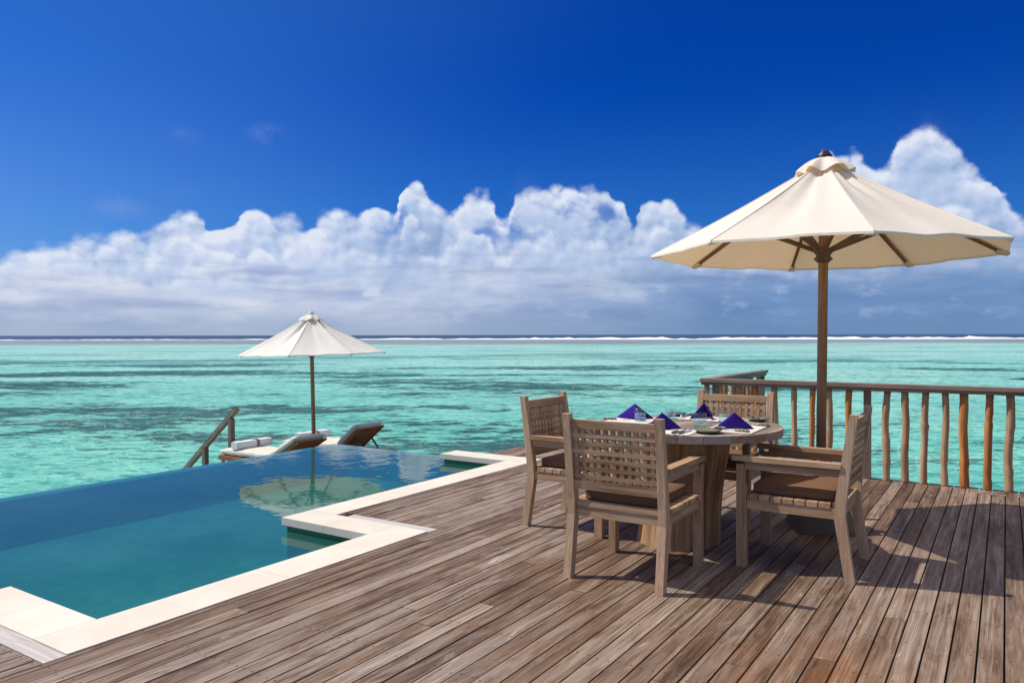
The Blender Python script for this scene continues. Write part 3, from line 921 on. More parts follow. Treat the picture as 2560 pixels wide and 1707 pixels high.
# coping slabs, mitred where they turn
st = MB()
def slab_run(x0, x1, y0, y1, along, n):
    for i in range(n):
        a, c = i / n, (i + 1) / n
        g = 0.0009
        if along == 'x':
            st.box(x0 + (x1 - x0) * a + g, x0 + (x1 - x0) * c - g, y0, y1, -0.050, 0.006 + random.uniform(-0.0003, 0.0003))
        else:
            st.box(x0, x1, y0 + (y1 - y0) * a + g, y0 + (y1 - y0) * c - g, -0.050, 0.006 + random.uniform(-0.0003, 0.0003))
slab_run(-3.742, -3.442, 1.692, 4.158, 'y', 4)
slab_run(-4.646, -3.744, 3.868, 4.158, 'x', 2)
slab_run(-4.646, -4.360, 4.160, 6.958, 'y', 5)
slab_run(-5.568, -4.360, 6.960, 7.276, 'x', 2)
slab_run(-4.642, -3.744, 1.692, 1.982, 'x', 2)
slab_run(-4.642, -4.352, -3.1, 1.690, 'y', 7)
st.build('coping', 'stone', pool, bevel=0.0025, seg=2)

# ================================================================== railing
def stick(mb, x, y, z0, z1, r, seed, rot=0):
    rnd = random.Random(seed)
    n = 22; P = []; Rr = []
    r *= rnd.uniform(0.86, 1.12)
    ax = rnd.uniform(-1, 1) * 0.008; ay = rnd.uniform(-1, 1) * 0.008
    knots = [rnd.uniform(0.08, 0.92) for _ in range(rnd.choice((2, 3, 4)))]
    for i in range(n + 1):
        t = i / n
        P.append((x + 0.017 * mnoise.noise(Vector((seed * 3.1, t * 2.3, 0))) + ax * (t - .5) * 2,
                  y + 0.017 * mnoise.noise(Vector((seed * 1.7, t * 2.3, 5))) + ay * (t - .5) * 2, z0 + (z1 - z0) * t))
        rr = r * (1 + 0.16 * mnoise.noise(Vector((seed, t * 6, 9))) - 0.05 * (t - 0.5))
        for kk in knots:
            rr += r * 0.16 * math.exp(-((t - kk) / 0.018) ** 2)
        Rr.append(rr)
    mb.tube(P, Rr, 14)

rail = thing('railing', 'timber deck railing with natural branch balusters above the lagoon', 'railing', (0, 8.03, 0))
def rl(mb, name, mat, label=None, bevel=0.0):
    for i, v in enumerate(mb.v):
        mb.v[i] = (v[0], v[1] - 8.03, v[2])
    o = mb.build(name, mat, rail, bevel=bevel)
    if label: o['label'] = label
    return o
b = MB(); b.box(-2.775, 3.6, 7.945, 8.085, 0.889, 0.925); rl(b, 'top_rail', 'rail', bevel=0.004)
b = MB(); b.box(-2.765, 3.6, 7.962, 8.068, 0.856, 0.888); rl(b, 'under_rail', 'rail', bevel=0.002)
b = MB(); b.box(-2.775, -2.655, 8.087, 10.30, 0.889, 0.925); rl(b, 'top_rail', 'rail', bevel=0.004)
b = MB(); b.box(-2.760, -2.670, 8.087, 10.27, 0.856, 0.888); rl(b, 'under_rail', 'rail', bevel=0.002)
for x, y in ((-2.62, 8.02), (-1.127, 8.02), (0.45, 8.02), (2.0, 8.02), (-2.715, 10.2), (-2.715, 9.1)):
    b = MB(); b.box(x - 0.031, x + 0.031, y - 0.031, y + 0.031, -0.2, 0.855); rl(b, 'post', 'rail_post', bevel=0.003)
BX = [(-2.715, 0), (-2.38, 0), (-2.19, 1), (-2.003, 0), (-1.803, 0), (-1.631, 1), (-1.47, 0), (-1.295, 1), (-0.96, 0), (-0.799, 0), (-0.641, 0), (-0.475, 0), (-0.319, 1), (-0.132, 1), (0.023, 0),
      (0.20, 0), (0.62, 1), (0.80, 0), (0.97, 0)]
for i, (x, rd) in enumerate(BX):
    b = MB(); stick(b, x, 8.01, -0.02, 0.856, 0.0335 if x > -1.2 else 0.030, i + 3)
    rl(b, 'baluster', 'red_branch' if rd else 'pale_branch', 'reddish peeled branch baluster' if rd else None)
for i, (y, rd) in enumerate([(8.357, 0), (8.507, 0), (8.676, 1), (8.911, 0), (9.0, 1), (9.219, 1), (9.396, 1), (9.579, 0), (9.733, 1), (10.02, 0)]):
    b = MB(); stick(b, -2.715, y, -0.02, 0.856, 0.030, i + 41)
    rl(b, 'baluster', 'red_branch' if rd else 'pale_branch', 'reddish peeled branch baluster' if rd else None)

# ================================================================== dining chairs
def make_chair(label):
    t = thing('armchair', label, 'chair', (0, 0, 0), 0, 'teak armchairs round the table')
    def P(mb, name, mat='teak', bevel=0.0025, **k):
        return mb.build(name, mat, t, bevel=bevel, **k)
    W2 = 0.28
    for sx in (-1, 1):
        x0, x1 = sorted((sx * W2 - 0.0235, sx * W2 + 0.0235))
        # rear leg sweeps forward to the seat and leans back above it
        b = MB()
        yb = [(-0.335, 0.0, 0.052), (-0.285, 0.36, 0.060), (-0.288, 0.45, 0.058), (-0.322, 0.75, 0.048), (-0.348, 0.948, 0.042)]
        for (y0, z0, d0), (y1, z1, d1) in zip(yb[:-1], yb[1:]):
            pass
        prof = [(y, z) for y, z, d in yb] + [(y + d, z) for y, z, d in reversed(yb)]
        n = len(yb)
        off = random.uniform(0, 60)
        vs = []; gs = []
        for x in (x0, x1):
            for y, z in prof:
                vs.append((x, y, z)); gs.append((z + off, x + off, y))
        fs = []
        m = len(prof)
        for i in range(m):
            fs.append((i, (i + 1) % m, m + (i + 1) % m, m + i))
        for i in range(n - 1):
            a, c, d, e = i, i + 1, m - 2 - i, m - 1 - i
            fs.append((a, e, d, c)); fs.append((m + a, m + c, m + d, m + e))
        b.add(vs, fs, gs)
        P(b, 'rear_leg', bevel=0.003)
        # front leg, waisted above the seat
        b = MB()
        b.prism([(0.268, 0.0), (0.326, 0.0), (0.326, 0.618), (0.279, 0.618), (0.279, 0.505), (0.268, 0.485)], 0, x0, x1)
        P(b, 'front_leg')
        b = MB()
        b.box(sx * W2 - 0.032, sx * W2 + 0.032, -0.262, 0.352, 0.640, 0.668, 1)
        P(b, 'armrest', bevel=0.005)
        b = MB()
        b.box(sx * W2 - 0.012, sx * W2 + 0.012, -0.262, 0.277, 0.590, 0.6385, 1)
        P(b, 'arm_rail')
        b = MB()
        b.box(sx * W2 - 0.014, sx * W2 + 0.014, -0.227, 0.266, 0.352, 0.408, 1)
        P(b, 'apron')
    b = MB(); b.box(-0.254, 0.254, -0.262, -0.236, 0.352, 0.408, 0); P(b, 'apron')
    b = MB(); b.box(-0.254, 0.254, 0.286, 0.312, 0.352, 0.408, 0); P(b, 'apron')
    # seat slats
    b = MB()
    y = -0.268
    while y < 0.24:
        b.box(-0.298 if y > -0.22 else -0.254, 0.298 if y > -0.22 else 0.254, y, y + 0.060, 0.4095, 0.438, 0)
        y += 0.067
    P(b, 'seat', bevel=0.003)
    # back, all leaning with the posts
    def yat(z):
        return -0.285 + (z - 0.45) * (-0.320 + 0.262) / 0.5
    def lean(mb, x0, x1, z0, z1, dy0, dy1, ax):
        ya, yb_ = yat(z0), yat(z1)
        mb.hexa([(x0, ya + dy0, z0), (x1, ya + dy0, z0), (x1, ya + dy1, z0), (x0, ya + dy1, z0),
                 (x0, yb_ + dy0, z1), (x1, yb_ + dy0, z1), (x1, yb_ + dy1, z1), (x0, yb_ + dy1, z1)], ax)
    b = MB(); lean(b, -0.256, 0.256, 0.866, 0.916, 0.006, 0.038, 0); P(b, 'top_rail')
    b = MB(); lean(b, -0.256, 0.256, 0.512, 0.565, 0.006, 0.038, 0); P(b, 'lower_rail')
    b = MB()
    for i in range(11):
        xc = -0.2325 + i * 0.0465
        lean(b, xc - 0.0115, xc + 0.0115, 0.566, 0.865, 0.0125, 0.0320, 2)
    for i in range(6):
        zc = 0.588 + i * 0.0478
        lean(b, -0.2555, 0.2555, zc - 0.0115, zc + 0.0115, 0.0108, 0.0302, 0)
    P(b, 'lattice', bevel=0.0012)
    # cushion, slightly domed with a welt
    b = MB()
    def cu(u, v):
        th = 2 * math.pi * v
        ct, s_ = math.cos(th), math.sin(th)
        e = 0.16
        px = math.copysign(abs(ct) ** e, ct); py = math.copysign(abs(s_) ** e, s_)
        m_ = max(abs(px), abs(py)); px /= m_; py /= m_
        px *= 1 - 0.035 * abs(py) ** 6; py *= 1 - 0.035 * abs(px) ** 6
        prof = [(0.0, 0.0), (0.80, 0.0), (0.965, 0.004), (0.992, 0.010), (0.975, 0.015), (0.985, 0.030), (0.975, 0.046), (0.992, 0.051), (0.965, 0.057), (0.80, 0.0625), (0.5, 0.067), (0.2, 0.069), (0.0, 0.069)]
        k = min(len(prof) - 1, int(round(u * (len(prof) - 1))))
        q, z = prof[k]
        zz = z + 0.0025 * mnoise.noise(Vector((px * 3 * q, py * 3 * q, 2)))
        return (px * q * 0.235, 0.018 + py * q * 0.238, 0.439 + zz)
    b.grid(cu, 12, 64, True, True)
    smooth_all(b.build('cushion', 'cushion', t))
    return t

chA = make_chair('teak lattice-back armchair in front of the table with its back to us')
chA.location = (-1.838, 4.142, 0); chA.rotation_euler = (0, 0, R(0.3))
dup(chA, 'teak lattice-back armchair left of the table, nearest the pool, seen from the side', (-2.640, 4.975, 0), R(-91.0))
dup(chA, 'teak lattice-back armchair on the right beside the parasol base, its seat facing left', (-1.042, 4.867, 0), R(90.5))
dup(chA, 'teak lattice-back armchair on the far side of the table, backing onto the railing', (-1.822, 5.720, 0), R(179.0))

# ================================================================== table
TX, TY, TZ = -1.82, 4.95, 0.79
tb = thing('dining_table', 'round weathered table standing on a thick tree trunk under the parasol', 'table', (TX, TY, 0))
b = MB()
RT = 0.62
x = -RT
pw_ = 0.138
first = -RT + 0.02
cuts = [-RT] + [first + 0.075 + i * pw_ for i in range(9)] + [RT]
cuts = [c for c in cuts if c <= RT]
for x0, x1 in zip(cuts[:-1], cuts[1:]):
    if x1 - x0 < 0.01: continue
    a = x0 + 0.0012; c = x1 - 0.0012
    n = 18
    up_ = []; dn = []
    ta = math.acos(max(-1, min(1, a / RT))); tc_ = math.acos(max(-1, min(1, c / RT)))
    for i in range(n + 1):
        xx = RT * math.cos(ta + (tc_ - ta) * i / n)
        yy = math.sqrt(max(0.0, RT * RT - xx * xx))
        up_.append((xx, yy)); dn.append((xx, -yy))
    prof = dn + up_[::-1]
    # remove coincident points at the extreme
    pr = [prof[0]]
    for p_ in prof[1:]:
        if (Vector(p_) - Vector(pr[-1])).length > 1e-4: pr.append(p_)
    if (Vector(pr[0]) - Vector(pr[-1])).length < 1e-4: pr.pop()
    m = len(pr); off = random.uniform(0, 60)
    dz = random.uniform(-0.0006, 0.0006)
    vs = [(px_, py_, TZ - 0.048) for px_, py_ in pr] + [(px_, py_, TZ + dz) for px_, py_ in pr]
    gs = [(v[1] + off, v[0] + off, v[2]) for v in vs]
    fs = [(i, (i + 1) % m, m + (i + 1) % m, m + i) for i in range(m)] + [tuple(range(m - 1, -1, -1)), tuple(range(m, 2 * m))]
    b.add(vs, fs, gs)
b.build('tabletop', 'tabletop', tb, bevel=0.003)
b = MB()
def trunk(u, v):
    th = 2 * math.pi * v; z = u * (TZ - 0.05)
    t_ = u
    r = 0.278 - 0.018 * math.sin(math.pi * min(1, t_ * 1.1)) + 0.012 * t_
    r *= 1 + 0.10 * mnoise.noise(Vector((math.cos(th) * 1.3, math.sin(th) * 1.3, z * 0.5 + 3)))
    for ga_, gw_, gd_ in ((-2.3, 0.05, 0.035), (-1.45, 0.035, 0.028), (-0.75, 0.06, 0.045), (-0.1, 0.04, 0.03), (0.9, 0.05, 0.03), (2.4, 0.06, 0.04)):
        dd_ = (th - ga_ - 0.12 * math.sin(z * 4 + ga_) + math.pi) % (2 * math.pi) - math.pi
        r -= gd_ * math.exp(-(dd_ / gw_) ** 2)
    r += 0.010 * math.sin(th * 7 + z * 1.5) * (0.6 + 0.6 * mnoise.noise(Vector((th, z, 0)))) + 0.004 * mnoise.noise(Vector((math.cos(th) * 14, math.sin(th) * 14, z * 2)))
    cx = -0.055 + 0.075 * t_; cy = -0.02 - 0.01 * t_
    return (cx + r * math.cos(th), cy + r * math.sin(th), z)
b.grid(trunk, 28, 180, True, True)
for i in range(len(b.g)):
    v = b.v[i]; th = math.atan2(v[1], v[0])
    b.g[i] = (v[2] * 0.8, math.cos(th) * 0.28 + 5, math.sin(th) * 0.28)
b.build('trunk', 'trunk', tb)

# ---- tableware
ZT = TZ + 0.0012
def placemat(label, cx, cy, lx, ly, rz):
    o_ = thing('placemat', label, 'placemat', (cx, cy, ZT), rz, 'cream placemats on the table')
    b = MB()
    def pm(u, v):
        x = (u - 0.5) * lx; y = (v - 0.5) * ly
        return (x, y, 0.0018 + 0.0012 * mnoise.noise(Vector((x * 14 + cx * 9, y * 14, 1))))
    b.grid(pm, 14, 12)
    o = b.build('cloth', 'placemat', o_)
    md = o.modifiers.new('thickness', 'SOLIDIFY'); md.thickness = 0.0014; md.offset = 1
    for sy in (-1, 1):
        b = MB(); P_ = []; Q_ = []
        for k in range(9 * 6 + 1):
            P_.append(((-0.5 + k / 54.0) * lx, sy * (ly / 2 + 0.001), 0.0028)); Q_.append(0.0030 if k % 6 == 3 else 0.0008)
        b.tube(P_, Q_, 6)
        b.build('beaded_edge', 'bead', o_)
placemat('cream placemat set in front of the armchair with its back to us', -1.83, 4.515, 0.46, 0.30, R(1))
placemat('cream placemat under the large upright napkin at the right of the table', -1.465, 4.895, 0.46, 0.32, R(91))
placemat('cream placemat on the pool side of the table', -2.215, 4.975, 0.44, 0.33, R(-88))
placemat('cream placemat at the far side of the table', -1.83, 5.335, 0.46, 0.30, R(181))

def napkin(label, apex, F_, L_, R_):
    base = Vector(((F_[0] + L_[0] + R_[0]) / 3, (F_[1] + L_[1] + R_[1]) / 3, ZT + 0.004))
    A_ = Vector(apex) - base
    f, l, r = [Vector((p[0], p[1], base.z)) - base for p in (F_, L_, R_)]
    b = MB()
    n = 10
    def wing(p, q, s_, bow, sc=1.0, lift=0.0):
        """triangle A-p-q, bowed outwards"""
        vs = []; idx = {}
        c = (p + q) / 2
        nrm = (p - A_).cross(q - A_).normalized() * s_
        for i in range(n + 1):
            for j in range(n + 1 - i):
                k = n - i - j
                v = (A_ * k + p * i + q * j) / n
                w_ = (i * j * k) / (n / 3) ** 3
                e_ = (i * j) / (n * n / 4)
                v = v + nrm * (bow * w_ + 0.004 * mnoise.noise(v * 30) * min(1, w_ * 2))
                v = v * sc + Vector((0, 0, lift))
                v.z = max(v.z, 0.0)
                idx[(i, j)] = len(vs); vs.append(v)
        fs = []
        for i in range(n):
            for j in range(n - i):
                fs.append((idx[(i, j)], idx[(i + 1, j)], idx[(i, j + 1)]))
                if i + j < n - 1:
                    fs.append((idx[(i + 1, j)], idx[(i + 1, j + 1)], idx[(i, j + 1)]))
        b.add(vs, fs, vs, True)
    s1 = 1 if ((f - A_).cross(l - A_)).dot(f + l - r) > 0 else -1
    s2 = 1 if ((f - A_).cross(r - A_)).dot(f + r - l) > 0 else -1
    wing(f, l, s1, 0.010); wing(f, r, s2, 0.010)
    wing(f * 0.96, l * 0.93, s1, 0.004, 0.95, 0.0); wing(f * 0.96, r * 0.93, s2, 0.004, 0.95, 0.0)
    o = b.build('napkin', 'napkin')
    o.location = base
    md = o.modifiers.new('thickness', 'SOLIDIFY'); md.thickness = 0.0022; md.offset = 0
    tag(o, label, 'napkin', 'purple napkins folded into tents')
ZN = ZT
napkin('purple napkin tent nearest the armchair with its back to us', (-1.842, 4.565, ZN + 0.112), (-1.905, 4.445), (-1.955, 4.66), (-1.745, 4.664))
napkin('largest purple napkin tent, at the right of the table behind the olive plate', (-1.464, 4.842, ZN + 0.108), (-1.352, 4.905), (-1.578, 4.795), (-1.560, 4.985))
napkin('purple napkin tent on the pool side behind a water glass', (-2.235, 5.030, ZN + 0.112), (-2.392, 5.052), (-2.150, 4.975), (-2.118, 5.105))
napkin('narrow purple napkin tent at the far side of the table', (-1.825, 5.325, ZN + 0.116), (-1.80, 5.43), (-1.905, 5.235), (-1.735, 5.248))

def tumbler(label, x, y, h=0.098, r=0.041, fill=0.62):
    t = thing('tumbler', label, 'glass', (x, y, ZT), 0, 'tumblers of water on the table')
    b = MB()
    b.lathe([(0.001, 0.001), (r * 0.9, 0.001), (r * 0.97, 0.006), (r, h * 0.5), (r * 1.02, h), (r * 0.965, h), (r * 0.94, h * 0.5), (r * 0.90, 0.018), (0.001, 0.015)], 32)
    b.build('glass', 'glass', t)
    b = MB()
    rr = r * 0.925
    b.lathe([(0.001, 0.019), (rr * 0.96, 0.019), (rr, 0.03), (rr, h * fill), (0.001, h * fill)], 32)
    b.build('drink', 'drink', t)
    return t
tumbler('water tumbler in front of the pool-side napkin', -2.149, 4.925)
tumbler('low water tumbler at the back left of the table, against the lagoon', -2.046, 5.235, 0.085)
tumbler('water tumbler standing at the middle of the table behind the olive plate', -1.662, 4.769, 0.102, 0.0415)
tumbler('water tumbler half hidden behind the largest napkin', -1.631, 5.165, 0.098, 0.041)

def plate(label, x, y, r, mat):
    b = MB()
    b.lathe([(0.001, 0.0015), (r * 0.52, 0.0015), (r * 0.80, 0.010), (r, 0.021), (r * 1.0, 0.0235), (r * 0.80, 0.0135), (r * 0.55, 0.006), (0.001, 0.0055)], 40)
    o = b.build('side_plate', mat)
    o.location = (x, y, ZT)
    tag(o, label, 'plate', 'side plates on the table')
plate('olive side plate at the near right edge of the table', -1.545, 4.575, 0.088, 'plate')
plate('olive side plate at the far right edge of the table', -1.462, 5.395, 0.082, 'plate')
plate('dark slate side plate at the far left of the table', -2.070, 5.405, 0.080, 'plate_dark')

def cutlery(name, label, cat, x, y, rz, z=0.0, kind='fork'):
    t = thing(name, label, cat, (x, y, ZT + 0.0045 + z), rz, 'dark-handled cutlery on the table')
    b = MB()
    b.tube([(-0.105, 0, 0.006), (-0.10, 0, 0.006), (-0.06, 0, 0.006), (-0.012, 0, 0.005), (-0.005, 0, 0.004)], [0.004, 0.0075, 0.0085, 0.0062, 0.004], 10)
    b.build('handle', 'handle', t)
    b = MB()
    if kind == 'fork':
        b.bar((-0.005, 0, 0.004), (0.045, 0, 0.006), 0.005, 0.002, wd2=0.008)
        b.bar((0.045, 0, 0.006), (0.060, 0, 0.004), 0.020, 0.002)
        for k in (-1.5, -0.5, 0.5, 1.5):
            b.bar((0.060, k * 0.0052, 0.004), (0.098, k * 0.0052, 0.008), 0.003, 0.0018)
        b.build('tines', 'steel', t)
    elif kind == 'knife':
        b.bar((-0.005, 0, 0.004), (0.07, 0, 0.0035), 0.012, 0.0022, wd2=0.020)
        b.bar((0.07, 0, 0.0035), (0.105, 0.003, 0.003), 0.020, 0.0022, wd2=0.006)
        b.build('blade', 'steel', t)
    else:
        b.bar((-0.005, 0, 0.004), (0.05, 0, 0.006), 0.005, 0.0024, wd2=0.007)
        b.tube([(0.05, 0, 0.006), (0.06, 0, 0.005), (0.08, 0, 0.0045), (0.098, 0, 0.006), (0.102, 0, 0.007)], [0.003, 0.011, 0.0155, 0.009, 0.002], 12)
        b.build('bowl', 'steel', t)
    return t
cutlery('table_fork', 'dark-handled fork left of the pair on the nearest placemat', 'fork', -1.700, 4.50, R(84), kind='fork')
cutlery('table_knife', 'dark-handled knife right of the pair on the nearest placemat', 'knife', -1.665, 4.505, R(87), kind='knife')
cutlery('table_fork', 'dark-handled fork in front of the largest napkin, handle to the right', 'fork', -1.430, 4.725, R(172), kind='fork')
cutlery('butter_knife', 'dark-handled knife lying across the near olive plate', 'knife', -1.530, 4.655, R(150), 0.022, kind='knife')
cutlery('table_knife', 'dark-handled knife beyond the largest napkin, handle to the right', 'knife', -1.410, 5.095, R(176), kind='knife')
cutlery('butter_knife', 'dark-handled knife lying on the far right olive plate', 'knife', -1.480, 5.375, R(120), 0.022, kind='knife')
cutlery('table_fork', 'dark-handled fork on the pool-side placemat beside the table edge', 'fork', -2.315, 4.905, R(4), kind='fork')
cutlery('table_spoon', 'dark-handled spoon at the far side, beside the dark plate', 'spoon', -1.985, 5.40, R(-94), kind='spoon')
cutlery('butter_knife', 'dark-handled knife lying on the dark slate plate', 'knife', -2.090, 5.40, R(-60), 0.022, kind='knife')

# ================================================================== parasols
def parasol(label, cat, x, y, z0, Rr, phase, rim, apex, lean, mat, wr, base_rz, flap_r, capmat, seed, lower_pole=True):
    t = thing('parasol', label, cat, (x, y, z0))
    ax = Vector((-math.sin(TH), math.cos(TH), 0))
    t.rotation_euler = Matrix.Rotation(R(lean), 3, ax).to_euler()
    P0 = phase
    slope = (apex - rim) / Rr
    def radius(th):
        a = (th - P0) % (math.pi / 4) - math.pi / 8
        return Rr * math.cos(math.pi / 8) / math.cos(a)
    def cz(q):                        # q = 0..1 fraction from axis to rim along a rib
        return apex - (apex - rim) * q - 0.018 * math.sin(math.pi * q)
    b = MB()
    rows = [0.07, 0.09, 0.11, 0.14, 0.18, 0.22, 0.27, 0.33, 0.40, 0.48, 0.56, 0.64, 0.72, 0.80, 0.87, 0.93, 0.97, 1.0, 1.003]
    NV = 8 * 14
    def cn(u, v):
        k = min(len(rows) - 1, int(round(u * (len(rows) - 1))))
        q = rows[k]
        th = P0 + 2 * math.pi * v
        a = ((th - P0) % (math.pi / 4)) / (math.pi / 4)
        mid = math.sin(math.pi * a) ** 0.8
        rr = radius(th) * q
        if q > 0.8:
            rr -= 0.012 * mid * ((q - 0.8) / 0.2) ** 2 * Rr * 0.5
        z = cz(q) - 0.022 * mid * math.sin(math.pi * min(1, q)) * wr
        fold = mnoise.noise(Vector((math.cos(th) * 5 + seed, math.sin(th) * 5, q * 1.2))) * 0.034 * math.exp(-q * 2.4)
        fold += mnoise.noise(Vector((math.cos(th) * 11 + seed, math.sin(th) * 11, q * 2.0))) * 0.018 * math.exp(-q * 2.2)
        fold += mnoise.noise(Vector((math.cos(th) * rr * 3 + seed, math.sin(th) * rr * 3, 4))) * 0.007 * mid
        z += fold * (0.4 + mid) * wr
        if k == len(rows) - 1:
            z -= 0.014
        return (rr * math.cos(th), rr * math.sin(th), z)
    b.grid(cn, len(rows) - 1, NV, True, True)
    for k in range(8):
        for i in range(len(rows) - 1):
            b.sharp.append((i * NV + k * 14, (i + 1) * NV + k * 14))
    for k in range(NV):
        i = len(rows) - 2
        b.sharp.append((i * NV + k, i * NV + (k + 1) % NV))
    # felled seams standing a little proud along each rib
    for k in range(8):
        th = P0 + k * math.pi / 4
        c, s_ = math.cos(th), math.sin(th)
        vs = []
        for i, q in enumerate(rows[2:]):
            rr = Rr * q * 0.999
            p_ = cn((i + 2) / (len(rows) - 1), k / 8.0)
            for o_, dz in ((-0.010, -0.0055), (-0.006, 0.0035), (0.006, 0.0035), (0.010, -0.0055)):
                vs.append((p_[0] - s_ * o_, p_[1] + c * o_, p_[2] + dz))
        fs = []
        for i in range(len(rows) - 3):
            for j in range(3):
                a0 = i * 4 + j
                fs.append((a0, a0 + 1, a0 + 5, a0 + 4))
        b.add(vs, fs, vs, False)
    can = b.build('canopy', mat, t)
    # vent flap over the top
    b = MB()
    def fl(u, v):
        th = 2 * math.pi * v
        wv = 0.9 * mnoise.noise(Vector((math.cos(th) * 1.8 + seed, math.sin(th) * 1.8, 1.0))) + 0.6 * math.sin(8 * th - P0 * 8 + 0.8 * math.sin(3 * th))
        q = u
        rr = 0.03 + (flap_r - 0.03) * q
        z = apex + 0.002 - (0.020 * q + 0.090 * q ** 1.9) * flap_r / 0.2
        z += wv * 0.026 * q ** 1.5
        rr *= 1 + 0.12 * wv * q
        return (rr * math.cos(th), rr * math.sin(th), z + 0.012)
    b.grid(fl, 10, 96, True, True)
    b.build('vent_flap', mat, t)
    b = MB(); b.lathe([(0.056, apex + 0.008), (0.054, apex + 0.026), (0.030, apex + 0.058), (0.024, apex + 0.066), (0.001, apex + 0.068)], 20)
    b.build('cap', capmat, t)
    hub = rim + 0.035
    b = MB(); b.lathe([(0.036, rim - 0.062), (0.045, rim - 0.060), (0.046, rim - 0.050), (0.062, rim - 0.044), (0.064, rim - 0.034), (0.050, rim - 0.022), (0.047, rim - 0.012), (0.058, rim + 0.004), (0.076, rim + 0.022), (0.080, rim + 0.040), (0.036, rim + 0.040)], 32)
    b.build('hub', 'rib', t)
    b = MB(); b.lathe([(0.036, apex - 0.10), (0.060, apex - 0.095), (0.060, apex - 0.055), (0.036, apex - 0.05)], 24)
    b.build('top_hub', 'rib', t)
    for k in range(8):
        th = P0 + k * math.pi / 4
        c, s_ = math.cos(th), math.sin(th)
        def at(q, dz):
            return (Rr * q * c, Rr * q * s_, cz(q) + dz)
        b = MB()
        b.bar(at(0.045, -0.055), at(0.5, -0.032), 0.019, 0.028)
        b.bar(at(0.5, -0.032), at(0.955, -0.026), 0.019, 0.028, wd2=0.016, ht2=0.02)
        rb = b.build('rib', 'rib', t, bevel=0.002)
        b = MB()
        b.bar((0.070 * c, 0.070 * s_, rim + 0.030), at(0.52, -0.052), 0.021, 0.028)
        b.build('strut', 'rib', t, bevel=0.002)
        b = MB()
        p1 = Vector(at(0.93, -0.036)); p2 = Vector(at(0.992, -0.024))
        b.bar(p1, p2, 0.040, 0.020, wd2=0.055, ht2=0.012)
        b.build('pocket', mat, t, bevel=0.003)
    b = MB(); b.tube([(0, 0, 0.30), (0, 0, 1.0), (0, 0, rim), (0, 0, apex - 0.01)], [0.034, 0.034, 0.0335, 0.031], 24)
    b.build('pole', 'pole', t)
    b = MB(); b.tube([(0, 0, 0.30), (0, 0, 0.52)], 0.040, 24); b.tube([(0.03, 0, 0.46), (0.075, 0, 0.46)], 0.007, 8)
    b.build('sleeve', 'metal_dark', t)
    b = MB()
    rot = Matrix.Rotation(R(base_rz), 3, 'Z')
    h1, h2 = 0.198, 0.125
    b.hexa([rot @ Vector(p) for p in [(-h1, -h1, 0), (h1, -h1, 0), (h1, h1, 0), (-h1, h1, 0), (-h2, -h2, 0.31), (h2, -h2, 0.31), (h2, h2, 0.31), (-h2, h2, 0.31)]])
    b.build('base', 'concrete', t, bevel=0.008, seg=2)
    return t

parasol('large cream parasol shading the dining table, on a concrete block', 'parasol', *U1, 0.0, 1.222, R(23.3), 1.978, 2.655, 0.55, 'canopy', 1.5, 26.0, 0.205, 'cap', 3.0)
parasol('smaller white parasol standing between the two sun loungers beyond the pool', 'parasol', *U2, -0.92, 1.274, R(32.1), 2.005, 2.665, -1.1, 'canopy_white', 1.9, 10.0, 0.19, 'canopy_white', 11.0)

